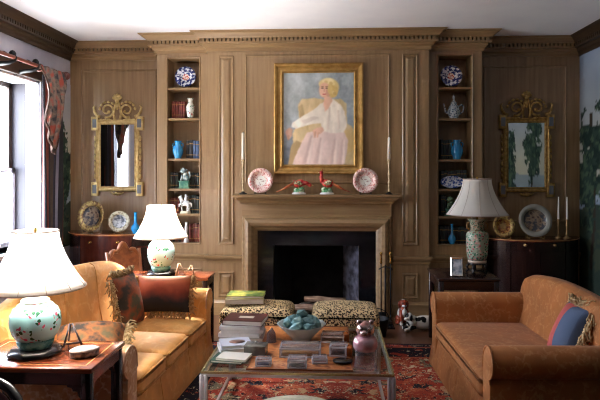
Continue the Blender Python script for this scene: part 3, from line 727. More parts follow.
# guardian lions
jade = M('jade green glaze', (70,120,100), (110,150,120), scale=20, rough=.25); liong = M('blue green glaze', (92,120,124), (170,176,168), scale=30, lo=.42, hi=.6, rough=.25)
def lion(label, x, y, z, k, m1, m2):
    t = thing('lion_figurine', label, 'figurine', (x,y,z))
    b = MB().box(-.058*k,.058*k,-.04*k,.04*k,0,.012*k); b.box(-.05*k,.05*k,-.035*k,.035*k,.012*k,.07*k); b.box(-.058*k,.058*k,-.04*k,.04*k,.07*k,.082*k); b.build('plinth', m1, t, bevel=.003)
    g = MB(); g.sph((.006*k,.005*k,.125*k),.034*k,.03*k,.05*k,12,rot=(0,.25,0)); g.sph((.03*k,0,.105*k),.026*k,.028*k,.03*k,10)
    g.sph((-.012*k,-.006*k,.185*k),.028*k,.027*k,.027*k,12); g.sph((-.03*k,-.012*k,.178*k),.016*k,.016*k,.014*k,8)
    for s in (-1,1): g.tube([(-.02*k,s*.016*k,.14*k),(-.028*k,s*.018*k,.10*k),(-.032*k,s*.018*k,.084*k)], [.013*k,.010*k,.012*k], 8); g.sph((-.004*k,s*.022*k,.205*k),.009*k,.006*k,.012*k,6)
    for q in range(6): g.sph((.006*k+.012*k*math.cos(q),.02*k*math.sin(q),.19*k),.014*k,.014*k,.016*k,6)
    g.build('body', m2, t)
    MB().tube([(.05*k,0,.10*k),(.062*k,0,.14*k),(.05*k,0,.175*k),(.04*k,0,.165*k)], [.009*k,.012*k,.012*k,.005*k], 8).build('tail', m2, t)
lion('blue-green guardian lion on a green plinth, fourth shelf of left bookcase', onY(184.5,175,.14)[0], .14, shelf_z(-1,2), 1.08, jade, liong)
lion('dark green guardian lion figure, fifth shelf of right bookcase', onY(450.5,205,.14)[0], .14, shelf_z(1,1), 1.0, jade, M('dark green glaze', (50,84,60), (120,140,104), scale=30, lo=.42, hi=.6, rough=.25))
# white horse with rider
t = thing('horse_figurine', 'white porcelain rearing horse on a cream base, fifth shelf of left bookcase', 'figurine', (onY(185.5,205,.14)[0], .14, shelf_z(-1,1)))
MB().lathe([(1e-4,0),(.062,0),(.06,.018),(.05,.026)], n=18, sy=.6).build('base', M('cream base', (214,204,178), rough=.3), t)
h = MB(); h.sph((.0,0,.115),.05,.028,.032,12,rot=(0,-.25,0)); h.tube([(-.036,0,.125),(-.052,0,.16),(-.05,0,.185)], [.026,.018,.015], 10); h.sph((-.062,0,.186),.026,.012,.012,10,rot=(0,-.6,0))
h.tube([(.03,.012,.11),(.045,.014,.07),(.035,.014,.045),(.04,.014,.024)], [.02,.013,.009,.011], 8); h.tube([(.03,-.012,.11),(.03,-.014,.07),(.02,-.014,.045),(.025,-.014,.024)], [.02,.013,.009,.011], 8)
h.tube([(-.03,.012,.10),(-.05,.014,.075),(-.045,.014,.05),(-.04,.014,.024)], [.015,.011,.008,.01], 8); h.tube([(-.03,-.012,.11),(-.065,-.014,.10),(-.07,-.014,.075)], [.015,.011,.008], 8)
h.build('horse', porc, t); MB().tube([(.048,0,.12),(.066,0,.11),(.07,0,.07)], [.01,.012,.004], 8).build('tail', porc, t)
r = MB(); r.sph((.004,0,.165),.018,.018,.032,10); r.sph((.004,0,.205),.013,.013,.015,10); r.tube([(.0,0,.18),(.03,-.01,.195)], [.008,.006], 6); r.build('rider', porc, t)
vase('flask', 'slim white flask on the lowest shelf behind the lamp, left bookcase', onY(186.3,235,.13)[0], .13, shelf_z(-1,0), [(1e-4,0),(.03,0),(.028,.02),(.014,.06),(.012,.11),(.02,.16),(.012,.19),(.014,.225),(1e-4,.225)], porc, 'flask', 14)
# ewer on the right
ew = Mflower('blue figured porcelain', (176,186,190), [(50,70,100),(60,84,116)], (70,96,110), 55, thr=.42, dens=.35)
t = thing('teapot', 'tall blue and white teapot on the second shelf, right bookcase', 'teapot', (onY(453.8,105,.15)[0], .15, shelf_z(1,4)))
MB().lathe([(1e-4,0),(.05,0),(.046,.012),(.066,.05),(.07,.085),(.056,.125),(.034,.155),(.034,.165)], n=20).build('body', ew, t)
MB().lathe([(.036,.165),(.03,.178),(.014,.195),(.009,.215),(.014,.235),(.006,.262),(1e-4,.266)], n=16).build('lid', ew, t)
MB().tube([(-.06,0,.06),(-.09,0,.075),(-.098,0,.12),(-.112,0,.165)], [.016,.012,.009,.007], 8).build('spout', ew, t)
MB().tube([(.05,0,.13),(.085,0,.155),(.108,0,.125),(.10,0,.075),(.062,0,.05)], .008, 8).build('handle', ew, t)
# lobed dish and bottle on the right
plate('dish', 'long lobed blue and white dish standing on the fourth shelf, right bookcase', .130, (onY(452,190,.15)[0], .145, shelf_z(1,2)+.004), [bluewhite, bluewhite, porc, bluewhite], (.4,.7,.8), depth=.06, cat='dish', sy=.52)
btl = [(1e-4,0),(.028,0),(.026,.008),(.046,.045),(.048,.065),(.034,.098),(.016,.12),(.013,.16),(.015,.23),(.02,.245),(.016,.246),(.010,.22),(1e-4,.2)]
vase('bottle_vase', 'slim-necked blue bottle vase on the lowest shelf, right bookcase', onY(452,230,.13)[0], .13, shelf_z(1,0), btl, turq, k=.9)
# ================================================================ COMMODES
brass_d = M('aged brass',(150,118,76),rough=.4,metal=.7)
def commode(xc, label, mh, md, zt, mtop):
    t = thing('commode', label, 'cabinet', (xc, YB-.018, 0)); hw, dp = .54, .42
    def arc(a0, a1, k=0, n=16): return [((hw+k)*math.cos(a), -(dp+k)*math.sin(a)) for a in [a0+(a1-a0)*i/n for i in range(n+1)]]
    MB().prism(arc(0, PI, .015, 32), zt-.025, zt).build('top', mtop, t)
    e = MB(); e.sweep(arc(0, PI, .0165, 32), [(0,zt-.012),(.0,zt-.004),(-.004,zt-.004),(-.004,zt-.012)]); e.build('top_inlay', inlay, t)
    MB().prism(arc(0, PI, 0, 32), .16, zt-.025).build('carcass', mh, t)
    a0, a1 = math.acos(.285/hw), PI-math.acos(.285/hw)
    def face(nm, b0, b1, z0, z1, m, par=t, k=.008):
        p = MB(); p.prism(arc(b0, b1, k, 10)+list(reversed(arc(b0, b1, -.01, 10))), z0, z1); return p.build(nm, m, par)
    d = face('drawer', a0+.01, a1-.01, .735, .84, mh)
    for s in (-1, 1):
        a = PI/2-s*.29; x, y = (hw+.008)*math.cos(a), -(dp+.008)*math.sin(a)
        MB().lathe([(1e-4,0),(.018,0),(.016,.005),(.007,.01),(.008,.018),(.015,.024),(.012,.033),(1e-4,.035)], n=14, T=Matrix.Translation((x,y,.788)) @ Matrix.Rotation(PI/2-s*.22*0, 4, 'X')).build('knob', brass if mh is mahog else brass_d, d)
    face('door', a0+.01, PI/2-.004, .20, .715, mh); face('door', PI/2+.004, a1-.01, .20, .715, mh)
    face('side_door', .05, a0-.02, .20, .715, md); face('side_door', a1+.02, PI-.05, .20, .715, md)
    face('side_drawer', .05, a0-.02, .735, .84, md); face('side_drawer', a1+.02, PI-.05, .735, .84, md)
    for a in (.12, a0, a1, PI-.12):
        x, y = (hw-.035)*math.cos(a), -(dp-.035)*math.sin(a)
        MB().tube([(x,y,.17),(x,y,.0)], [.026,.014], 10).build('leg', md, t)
    return zt
commode(-2.53, 'half-round mahogany commode in the left bay, under the bright mirror', mahog, mahog_d, .88, mahog_h)
commode(2.26, 'half-round dark commode in the right bay, beside the scenic wall', mahog_d, mahog_d, .845, mahog)
CT, CT2 = .881, .846
def cplate(u, v, r, Y, label, mats, rings, rz=0, st=gold_b):
    x = onY(u, v, Y)[0]; zc_ = (CT if u < 300 else CT2)+.010
    plate('plate', label, r, (x,Y,zc_), mats, rings, .2, rz); plate_stand('small stand holding the '+label[:label.index(' on ')]+' upright', r, (x,Y,zc_), st, .2, rz)
cplate(90.5,216,.178,.17,'large gold-rimmed dark plate on the left commode',[dark_fig,dark_fig,gold_rim,gold_rim],(.4,.66,.72),-.25)
cplate(119,222,.120,.16,'smaller cream plate with grey figures on the left commode',[grey_fig,grey_fig,cream_rim,cream_rim],(.4,.62,.7),.2)
cplate(504,224,.125,.14,'smaller gold plate with shining centre on the right commode',[M('bright gilt centre',(210,160,100),rough=.25,metal=.7),M('red gold',(120,60,36),(190,140,70),scale=40,lo=.42,hi=.6,rough=.3,metal=.3),gold_rim,gold_rim],(.28,.62,.72),.1)
cplate(535.5,219.5,.183,.18,'large grey-rimmed dark plate on the right commode',[dark_fig,dark_fig,M('grey green rim',(140,140,128),(96,100,94),scale=40,lo=.4,hi=.6,rough=.3),M('grey rim',(150,148,136),rough=.3)],(.4,.66,.72))
vase('bottle_vase', 'bright blue long-necked bottle vase on the left commode', onY(135.5,225,.12)[0], .12, CT, [(1e-4,0),(.03,0),(.028,.008),(.046,.04),(.05,.062),(.04,.09),(.020,.11),(.015,.14),(.017,.225),(.021,.24),(.012,.22),(1e-4,.2)], M('bright blue glaze',(40,140,196),rough=.18))
for u, l in ((558.5,'left'),(566,'right')):
    x = onY(u,230,.2)[0]; lab = f'{l} of the two brass candlesticks on the right commode'
    t = thing('candlestick', lab, 'candlestick', (x,.2 if l == 'left' else .17,CT2))
    MB().lathe([(1e-4,0),(.04,0),(.038,.012),(.016,.022),(.014,.03)], n=16).build('base', brass_d, t)
    MB().lathe([(.010,.028),(.016,.05),(.009,.07),(.009,.12),(.017,.15),(.01,.17),(.016,.205),(.016,.21),(1e-4,.21)], n=14).build('stem', brass_d, t)
    c = MB().lathe([(1e-4,0),(.0115,0),(.006,.245),(1e-4,.25)], n=10).tube([(0,0,.247),(.001,0,.26)], .0015, 5, 1)
    tag(c.build('candle', [candle_w, iron], None, (x,.2 if l == 'left' else .17,CT2+.21)), f'white tapered candle in the {l} brass candlestick on the right commode', 'candle')
# ================================================================ CURTAIN
rod_x, rod_z = -2.88, 2.628
t = thing('curtain_rod', 'reddish wooden curtain pole with black brackets on the left wall', 'curtain rod', (rod_x,-.8,rod_z))
MB().cyl((0,-1.2,0),(0,.62,0),.018,12).build('pole', M('red brown pole',(120,62,46),rough=.35), t)
MB().lathe([(1e-4,0),(.03,0),(.045,.012),(.045,.03),(.03,.042),(1e-4,.045)], n=16, T=Matrix.Translation((0,.62,0)) @ Matrix.Rotation(-PI/2,4,'X')).build('finial', M('pole finial',(96,44,36),rough=.35), t)
for y in (-.40,.02,-1.1):
    q = MB(); q.box(XL-rod_x,XL-rod_x+.02,y-.03,y+.03,-.09,.05); q.tube([(XL-rod_x+.02,y,-.06),(-.05,y,-.045),(0,y,-.028),(.012,y,0),(0,y,.022)], [.022,.02,.016,.014,.012], 8); q.sph((-.02,y,.03),.035,.03,.04,10); q.tube([(XL-rod_x+.02,y,.04),(-.10,y,.045),(-.05,y,.02)],[.02,.018,.012],8); q.build('bracket', iron, t)
ringm = M('wooden ring',(104,56,42),rough=.4)
for i, y in enumerate((.06,.20,.34,.46,.56)):
    pts = [(.034*math.cos(a),y,-.012+.034*math.sin(a)) for a in [2*PI*k/18 for k in range(18)]]
    MB().tube(pts,.008,8,closed=True).build('curtain_ring', ringm, t)
pz_done = 0
m, nt, bb = newmat('striped drape'); L = nt.links.new
vec = coords(nt,(1,1,1)); sx_ = nt.nodes.new('ShaderNodeSeparateXYZ'); L(vec, sx_.inputs[0])
mm = nt.nodes.new('ShaderNodeMath'); mm.operation='MULTIPLY'; mm.inputs[1].default_value=2.9; L(sx_.outputs['Y'], mm.inputs[0])
fr_ = nt.nodes.new('ShaderNodeMath'); fr_.operation='FRACT'; L(mm.outputs[0], fr_.inputs[0])
rp = ramp(nt,[(0,(44,48,70)),(.12,(26,28,40)),(.22,(120,120,140)),(.26,(30,30,40)),(.45,(24,24,30)),(.52,(128,62,46)),(.68,(112,52,42)),(.72,(40,38,44)),(.86,(70,58,52))],'CONSTANT'); L(fr_.outputs[0], rp.inputs['Fac']); L(rp.outputs[0], bb.inputs['Base Color']); bb.inputs['Roughness'].default_value=.75
drape_m = m
def drape(u, v):
    y = -.54+.37*u; z = .02+2.56*v
    return (-2.95+.032*math.sin(u*2*PI*4.3)+.012*math.sin(u*31+v*3), y+.01*math.sin(v*4), z)
t = thing('curtain', 'long dark striped curtain hanging at the corner end of the window', 'curtain', (0,0,0))
MB().grid(drape, 70, 16).build('drape', drape_m, t, fix=False)
sol = t.children[0].modifiers.new('thickness','SOLIDIFY'); sol.thickness=.008
# patterned swag over the pole
pz = M('red floral swag',(150,62,46),(120,104,92),scale=11,lo=.36,hi=.62,detail=3,rough=.8,c3=(40,40,46))
sw = thing('curtain_swag', 'red floral swag with tan fringe draped over the curtain pole', 'swag', (0,0,0))
def swag(u, v):                                  # u along the pole from window to corner, v down
    y = -.80+.50*u
    drop = (.30+.52*math.sin(PI*min(1,.12+u*.62))**1.4)*(1-.55*max(0,u-.72)/.28)
    z = rod_z+.01-drop*v
    y2 = y*(1-.35*v)+(-.50)*.35*v
    x = rod_x+.03+.014*math.sin(u*2*PI*5+v*2)+.05*math.sin(PI*v)
    return (x, y2, z)
q = MB().grid(swag, 60, 18); o = q.build('cloth', pz, sw, fix=False); o.modifiers.new('thickness','SOLIDIFY').thickness=.006
fg = MB()
for i in range(90):
    u = i/89; p = swag(u,1); fg.tube([p,(p[0]+.004,p[1]+random.uniform(-.004,.004),p[2]-.03),(p[0]+.006,p[1],p[2]-.06)],[.006,.007,.004],5)
for i in range(34):
    p = swag(0,i/33); fg.tube([p,(p[0]+.02,p[1]-.02,p[2]-.012),(p[0]+.022,p[1]-.03,p[2]-.035)],[.006,.007,.004],5)
fg.build('fringe', M('tan fringe',(74,50,36),(56,38,28),scale=40,rough=.9), sw)
# ================================================================ SOFAS
sofa_l = Mdamask('golden orange damask',(228,164,88),(244,198,132),7,.45)
sofa_r = Mdamask('apricot damask',(158,98,50),(206,154,104),9,.34)
sofa_side_lit = Mdamask('window-lit damask flowers',(206,150,106),(236,206,172),8,.9)  # floral damask of the near arm, its paleness standing for window light
def sofa(label, loc, rz, Lh, ncush, mat, mside, z_t=.80, camel=.10, seams=True):
    t = thing('sofa', label, 'sofa', loc, rz)
    aw = .17; W = .90; xi = Lh-aw
    MB().rbox(-Lh+.02,Lh-.02,.03,W,.10,.27,.02,2).build('base', mat, t)
    sk = MB()
    n = ncush*2
    for k in range(max(2,ncush)):
        xa = -Lh+2*Lh*k/max(2,ncush); xb = -Lh+2*Lh*(k+1)/max(2,ncush)
        sk.add([(xa+.004,.018,.27),(xb-.004,.018,.27),(xb-.002,-.022,.015),(xa+.002,-.022,.015),(xa+.004,.03,.27),(xb-.004,.03,.27),(xb-.002,-.008,.015),(xa+.002,-.008,.015)],
               [(0,1,2,3),(7,6,5,4),(0,4,5,1),(1,5,6,2),(2,6,7,3),(3,7,4,0)])
    for s in (-1,1):
        x1 = s*Lh; sk.add([(x1,.018,.27),(x1,W,.27),(x1+s*.03,W+.01,.015),(x1+s*.02,-.022,.015),(x1-s*.012,.018,.27),(x1-s*.012,W,.27),(x1+s*.016,W+.01,.015),(x1+s*.006,-.02,.015)],
               [(0,1,2,3),(7,6,5,4),(0,4,5,1),(1,5,6,2),(2,6,7,3),(3,7,4,0)])
    sk.build('skirt', mat, t)
    for k in range(ncush):
        xa = -xi+2*xi*k/ncush; xb = -xi+2*xi*(k+1)/ncush
        c = MB().rbox(xa+.003,xb-.003,-.015,.70,.255,.395,.045,4,puff=.022,sub=5).build('seat_cushion', mat, t)
        pp_ = MB()
        for zz_ in (.285,.372): pp_.tube([(xa+.03,-.012+.01*0,zz_),(xb-.03,-.012,zz_)],.0055,6)
        pp_.build('piping', mat, c)
    for s in (-1,1):
        # rolled arm: outline in x,z then run along y
        cx, cz, r = xi+.098, .515, .092
        pl = [(xi,.10),(xi,.46)]+[(cx+r*math.cos(a), cz+r*math.sin(a)) for a in [PI*1.02-k*PI*1.42/16 for k in range(17)]]+[(Lh-.03,.40),(Lh-.03,.10)]
        pl = [(s*x,z) for x,z in pl]; N = len(pl)
        secs = [(-.004,.93),(.0,.97),(.012,1.0),(W-.03,1.0)]
        vs, fs = [], []
        xm = sum(p[0] for p in pl)/N; zm = .36
        for yy_, k in secs:
            for x,z in pl: vs.append((xm+(x-xm)*k, yy_, zm+(z-zm)*k))
        for i in range(len(secs)-1):
            for k in range(N): fs.append((i*N+k, i*N+(k+1)%N, (i+1)*N+(k+1)%N, (i+1)*N+k))
        fs += [tuple(range(N)), tuple((len(secs)-1)*N+k for k in reversed(range(N)))]
        o = MB().add(vs, fs, 0, True).build('arm', mside if s < 0 else mat, t)
        em = o.modifiers.new('edges','EDGE_SPLIT'); em.split_angle = .9
        pp_ = MB().tube([(xm+(x-xm)*.985, -.002, zm+(z-zm)*.985) for x,z in pl[1:-1]], .006, 6); pp_.build('arm_piping', mside, o)
    def back(u, v):
        x = (-Lh+.04)+(2*Lh-.08)*u; q = (x/(Lh-.04)); zt = z_t-.10+ (camel+.10)*max(0,math.cos(q*PI/2))**.38
        prof = [(.66,.30),(.655,.42),(.69,.62),(.72,1.0-.06),(.735,1.0-.015),(.775,1.0+.012),(.83,1.0),(.87,.96),(.885,.85),(.89,.45),(.89,.12)]
        k = v*(len(prof)-1); i = min(int(k), len(prof)-2); f = k-i
        yy_ = prof[i][0]*(1-f)+prof[i+1][0]*f; zz_ = prof[i][1]*(1-f)+prof[i+1][1]*f
        zz_ = .30+(zz_-.30)/(.70)*(zt-.30) if zz_ > .30 else zz_
        return (x, yy_, zz_)
    b = MB().grid(back, 40, 30)
    w_ = 41
    for side in (0, 40):
        b.f.append(tuple(j*w_+side for j in range(31))); b.m.append(0); b.s.append(False)
    bo = b.build('back', mat, t)
    if seams:
        for k in range(1, ncush):
            uu = .5+(-xi+2*xi*k/ncush)/(2*Lh-.08)
            MB().tube([back(uu, v/30) for v in range(3, 16)], .006, 6).build('back_seam', mat, bo)
    return t
SLY = -2.345
sofa('golden orange three-cushion sofa along the left window wall', (-1.072,SLY,0), PI/2-.072, .875, 3, sofa_l, sofa_side_lit, .80, .095)
sofa('apricot damask sofa on the right with one long seat cushion', (.868,-2.32,0), -PI/2+.035, .80, 1, sofa_r, sofa_r, .775, .035, False)
# ---- cushions
def pillow(name, label, loc, rot, w, h, t_, mat, frmat, fl=.045, sides=(0,1,2,3)):
    r = thing('cushion', label, 'cushion', loc, rot=rot)
    def fn(sg):
        def g(u, v):
            a, c = 2*u-1, 2*v-1; e = (max(0,1-abs(a)**2.6)*max(0,1-abs(c)**2.6))**.55
            return (w/2*a*(1-.06*(1-c*c)), sg*t_/2*e, h/2+h/2*c*(1-.06*(1-a*a)))
        return g
    b = MB().grid(fn(1), 18, 18).grid(fn(-1), 18, 18); o = b.build('cover', mat, r)
    fg = MB(); rnd = random.Random(hash(label) % 1000 if False else len(label))
    f0 = fn(0)
    for sd in sides:
        for k in range(30):
            q = (k+rnd.random()*.6)/30.3; u, v = [(q,0),(1,q),(q,1),(0,q)][sd]
            p = Vector(f0(u,v)); d = Vector([(0,0,-1),(1,0,0),(0,0,1),(-1,0,0)][sd])
            for j in range(4):
                md = p+d*fl*rnd.uniform(.4,.6)+Vector((rnd.uniform(-.014,.014),rnd.uniform(-.03,.03),rnd.uniform(-.010,.014)))
                e = md+d*fl*rnd.uniform(.0,.35)+Vector((rnd.uniform(-.02,.02),rnd.uniform(-.03,.03),-fl*rnd.uniform(.25,.6)))
                fg.tube([p,md,e],[.004,.005,.0035],4)
    fg.build('fringe', frmat, r)
fr_tan = M('tan tassel fringe',(204,164,112),(166,126,82),scale=40,rough=.95,spec=.1)
fr_beige = M('beige tassel fringe',(206,180,136),(170,140,100),scale=40,rough=.95,spec=.1)
def Mband(name, stops, nscale=7, ns=.35):
    m, nt, b = newmat(name); L = nt.links.new; vec = coords(nt)
    sp = nt.nodes.new('ShaderNodeSeparateXYZ'); L(vec, sp.inputs[0]); no = nt.nodes.new('ShaderNodeTexNoise'); no.inputs['Scale'].default_value = nscale; no.inputs['Detail'].default_value = 4; L(vec, no.inputs['Vector'])
    a = nt.nodes.new('ShaderNodeMath'); a.operation = 'MULTIPLY_ADD'; a.inputs[1].default_value = ns; L(no.outputs['Fac'], a.inputs[0])
    z = nt.nodes.new('ShaderNodeMath'); z.operation='MULTIPLY'; z.inputs[1].default_value = 2.2; L(sp.outputs['Z'], z.inputs[0]); L(z.outputs[0], a.inputs[2])
    r = ramp(nt, stops); L(a.outputs[0], r.inputs['Fac']); L(r.outputs[0], b.inputs['Base Color']); b.inputs['Roughness'].default_value = .85
    return m
tap1 = Mband('red to black tapestry', [(.12,(66,54,46)),(.36,(50,44,42)),(.5,(140,58,36)),(.68,(196,100,60)),(.84,(150,112,78)),(1,(84,72,60))])
tap2 = M('green and rust tapestry',(84,82,60),(150,74,40),scale=7,lo=.38,hi=.6,detail=4,rough=.85,c3=(58,52,44))
tap3 = M('olive tapestry',(96,84,56),(150,92,48),scale=9,lo=.38,hi=.6,detail=4,rough=.85,c3=(52,46,40))
pillow('p','red to black tapestry cushion with tan fringe against the far sofa arm',(-1.345,-1.775,.455),(-.36,0,.06),.44,.30,.18,tap1,fr_tan,.045,(0,1,3))
pillow('p','green and rust tapestry cushion with heavy fringe against the left sofa back',(-1.50,-1.99,.405),(-.25,0,1.36),.30,.40,.15,tap2,fr_beige,.075,(2,3))
pillow('p','olive fringed cushion behind the near lamp on the left sofa',(-1.44,-3.03,.44),(-1.05,0,.25),.42,.34,.24,tap3,fr_beige,.06,(0,1))
m, nt, bb = newmat('blue woven stripe'); vec = coords(nt); sp = nt.nodes.new('ShaderNodeSeparateXYZ'); nt.links.new(vec, sp.inputs[0])
mp = nt.nodes.new('ShaderNodeMapRange'); mp.inputs[1].default_value=-.2; mp.inputs[2].default_value=.2; nt.links.new(sp.outputs['X'], mp.inputs[0])
rp = ramp(nt,[(0,(84,88,104)),(.12,(140,150,170)),(.16,(90,96,112)),(.24,(176,80,74)),(.42,(178,84,76)),(.46,(74,90,116)),(.75,(66,80,104))],'CONSTANT'); nt.links.new(mp.outputs[0], rp.inputs['Fac']); nt.links.new(rp.outputs[0], bb.inputs['Base Color']); bb.inputs['Roughness'].default_value=.85
pillow('p','blue and red striped cushion with beige fringe on the right sofa',(1.44,-2.60,.40),(-.45,.0,-1.42),.26,.37,.15,m,fr_beige,.10,(1,2))
# ================================================================ TABLES AND LAMPS
RX0, RX1, RY0, RY1 = -1.295, 1.405, -4.92, -1.02
def leg_table(label, x0, x1, y0, y1, zt, topm, legm, inl=True, leg=.045, apr=.07, fret=False):
    cx, cy = (x0+x1)/2, (y0+y1)/2; t = thing('side_table', label, 'side table', (cx,cy,0)); hx, hy = (x1-x0)/2, (y1-y0)/2
    MB().rbox(-hx,hx,-hy,hy,zt-.025,zt,.006,2).build('top', topm, t)
    if inl:
        q = MB(); q.sweep(rect(-hx+.045,hx-.045,-hy+.045,hy-.045), [(0,zt-.001),(0,zt+.0008),(-.006,zt+.0008),(-.006,zt-.001)], True); q.build('inlay_line', inlay, t)
    a = MB(); i = .012
    a.box(-hx+i,hx-i,-hy+i,-hy+i+.02,zt-.025-apr,zt-.025); a.box(-hx+i,hx-i,hy-i-.02,hy-i,zt-.025-apr,zt-.025); a.box(-hx+i,-hx+i+.02,-hy+i,hy-i,zt-.025-apr,zt-.025); a.box(hx-i-.02,hx-i,-hy+i,hy-i,zt-.025-apr,zt-.025)
    a.build('apron', legm, t, bevel=.003)
    for sx in (-1,1):
        for sy in (-1,1):
            lx, ly = sx*(hx-.01-leg/2), sy*(hy-.01-leg/2)
            on = RX0 < cx+lx < RX1 and RY0 < cy+ly < RY1
            lo = MB().rbox(lx-leg/2,lx+leg/2,ly-leg/2,ly+leg/2,.013 if on else 0,zt-.025,.004,1).build('leg', legm, t)
            if fret:
                f = MB(); z = zt-.025-apr
                pl = [(0,0),(.075,0),(.07,-.014),(.05,-.018),(.042,-.034),(.022,-.036),(.016,-.06),(0,-.07)]
                X0 = lx-sx*leg/2; f.prism([(X0-sx*a_,z+b_) for a_,b_ in pl], ly-.007, ly+.007, lambda x, y, h: (x,h,y))
                Y0 = ly-sy*leg/2; f.prism([(Y0-sy*a_,z+b_) for a_,b_ in pl], lx-.007, lx+.007, lambda x, y, h: (h,x,y))
                f.build('corner_bracket', legm, lo)
    return t
leg_table('near mahogany side table with inlaid top, beside the left sofa', -1.80,-1.125,-3.69,-3.235,.66, mahog_h, blackmah, True, .05, .06, True)
leg_table('reddish mahogany side table at the far end of the left sofa', -1.95,-1.062,-1.37,-1.03,.66, mahog_h, mahog_d, False, .04, .06)
leg_table('dark side table beyond the right sofa, under the famille vase lamp', .935,1.47,-1.28,-.72,.66, mahog_d, mahog_d, False, .045, .08)
def shade(t, mat, r0, r1, z0, z1, nseam, seamm, flare=1.5):
    pr = []; n = 12
    for i in range(n+1):
        q = i/n; pr.append((r0+(r1-r0)*(1-(1-q)**flare), z0+(z1-z0)*q))
    b = MB().lathe(pr, n=48, mi=0)
    b.f = [f for f in b.f if len(f) == 4]; b.m = b.m[:len(b.f)]; b.s = b.s[:len(b.f)]
    o = b.build('lamp_shade', mat, t, fix=False); o.modifiers.new('thickness','SOLIDIFY').thickness = .003
    s = MB()
    for k in range(nseam):
        a = 2*PI*(k+.3)/nseam; s.tube([(r*1.004*math.cos(a), r*1.004*math.sin(a), z) for r, z in pr], .0018, 4)
    for r, z in (pr[0], pr[-1]): s.tube([(r*math.cos(2*PI*k/48), r*math.sin(2*PI*k/48), z) for k in range(48)], .0042, 6, closed=True)
    s.build('shade_trim', seamm, o)
    return o
seam_w = M('shade binding',(206,186,172),rough=.8)
def bulb(t, z, watt):
    MB().sph((0,0,0),.026,.026,.034,12).build('bulb', M('frosted bulb',(240,236,226),rough=.6), t, (0,0,z))
    l = bpy.data.lights.new('lamp_bulb_light','POINT'); l.energy = watt; l.color = (1,.96,.91); l.shadow_soft_size = .04
    o = bpy.data.objects.new('lamp_bulb_light', l); C.objects.link(o); o.parent = t; o.location = (0,0,z+.065)
def hardware(t, z0, z1, rtop, mt=brass):
    h = MB(); h.cyl((0,0,z0),(0,0,z1+.01),.008,8); h.cyl((0,0,z0+.03),(0,0,z0+.09),.018,10)
    for k in range(3):
        a = 2*PI*k/3; h.cyl((0,0,z1-.012),(rtop*math.cos(a),rtop*math.sin(a),z1-.012),.002,5)
    h.build('stem', mt, t)
    MB().lathe([(1e-4,0),(.007,0),(.005,.006),(.008,.012),(.004,.02),(1e-4,.021)], c=(0,0,z1-.004), n=10).build('finial', mt, t)
aqua = Mflower('aqua enamel with blossoms',(158,212,212),[(190,84,110)],(40,90,60),44,thr=.47,dens=.50)
aqua2 = Mflower('pale aqua enamel with blossoms',(170,210,208),[(196,84,96)],(50,104,74),46,thr=.46,dens=.50)
blue_foot = M('blue green lotus foot',(60,124,120),(120,180,170),scale=30,lo=.42,hi=.58,rough=.25)
def jar_lamp(label, x, y, z, r, hj, r0, r1, zs0, zs1, mat, watt=12, stand=True):
    t = thing('table_lamp', label, 'lamp', (x,y,z)); st = .035
    if stand:
        s = MB().lathe([(1e-4,0),(r*1.02,0),(r*1.07,.012),(r*.98,.022),(r*.9,st),(1e-4,st)], n=40, wob=lambda a, i: 1+(.035*math.cos(a*8) if i in (1,2) else 0)); s.build('stand', ebony, t)
    MB().lathe([(1e-4,st),(r*.62,st),(r*.70,st+.02),(r*.74,st+.045)], n=32).build('lotus_foot', blue_foot, t)
    pr = [(r*.74,st+.045),(r*.89,st+hj*.30),(r*.98,st+hj*.45),(r,st+hj*.57),(r*.97,st+hj*.70),(r*.86,st+hj*.82),(r*.68,st+hj*.91),(r*.56,st+hj*.95)]
    MB().lathe(pr, n=36).build('jar', mat, t)
    MB().lathe([(r*.54,st+hj*.95),(r*.56,st+hj),(r*.50,st+hj*1.02),(r*.35,st+hj*1.06),(r*.1,st+hj*1.08),(1e-4,st+hj*1.08)], n=28).build('neck_cap', M('pale cap',(226,214,204),rough=.3), t)
    hardware(t, st+hj*1.07, zs1-z, r1)
    shade(t, shade_w, r0, r1, zs0-z, zs1-z, 12, seam_w, 1.7)
    bulb(t, zs0-z+.10, watt)
    return t
jar_lamp('big aqua ginger-jar lamp with white shade on the near side table', -1.508,-3.475,.661,.125,.238,.246,.112,1.0,1.288,aqua)
jar_lamp('pale aqua ginger-jar lamp with white shade beyond the left sofa', -1.52,-1.21,.661,.122,.285,.240,.122,.998,1.278,aqua2,27)
# famille rose vase lamp on the right
t = thing('table_lamp', 'green and pink famille vase lamp with ivory shade on the right', 'lamp', (1.335,-1.02,.672))
s = MB()
s.lathe([(1e-4,.075),(.085,.075),(.088,.088),(1e-4,.09)], n=24); s.lathe([(1e-4,.014),(.075,.014),(.075,.022),(1e-4,.022)], n=24)
for k in range(5):
    a = 2*PI*k/5+.3; s.tube([(.07*math.cos(a),.07*math.sin(a),.08),(.092*math.cos(a),.092*math.sin(a),.05),(.078*math.cos(a),.078*math.sin(a),.02),(.10*math.cos(a),.10*math.sin(a),.0)],[.014,.012,.010,.012],8)
s.build('stand', ebony, t)
fam = Mflower('famille rose panels',(150,160,140),[(176,84,96),(206,150,140),(120,70,60),(196,190,170)],(60,110,84),52,thr=.46,dens=.30)
fam2 = Mflower('famille rose neck',(160,150,128),[(150,104,72),(90,84,70)],(80,110,84),60,thr=.46,dens=.35)
MB().lathe([(1e-4,.09),(.080,.09),(.082,.10),(.082,.112)], n=28).build('foot_rim', M('cream rim band',(206,186,164),rough=.3), t)
MB().lathe([(.082,.112),(.092,.16),(.097,.24),(.100,.33),(.097,.352),(.080,.37),(.066,.38)], n=32).build('vase', fam, t)
MB().lathe([(.066,.378),(.062,.41),(.066,.45),(.080,.474),(.082,.482),(.07,.482),(1e-4,.478)], n=28).build('neck', fam2, t)
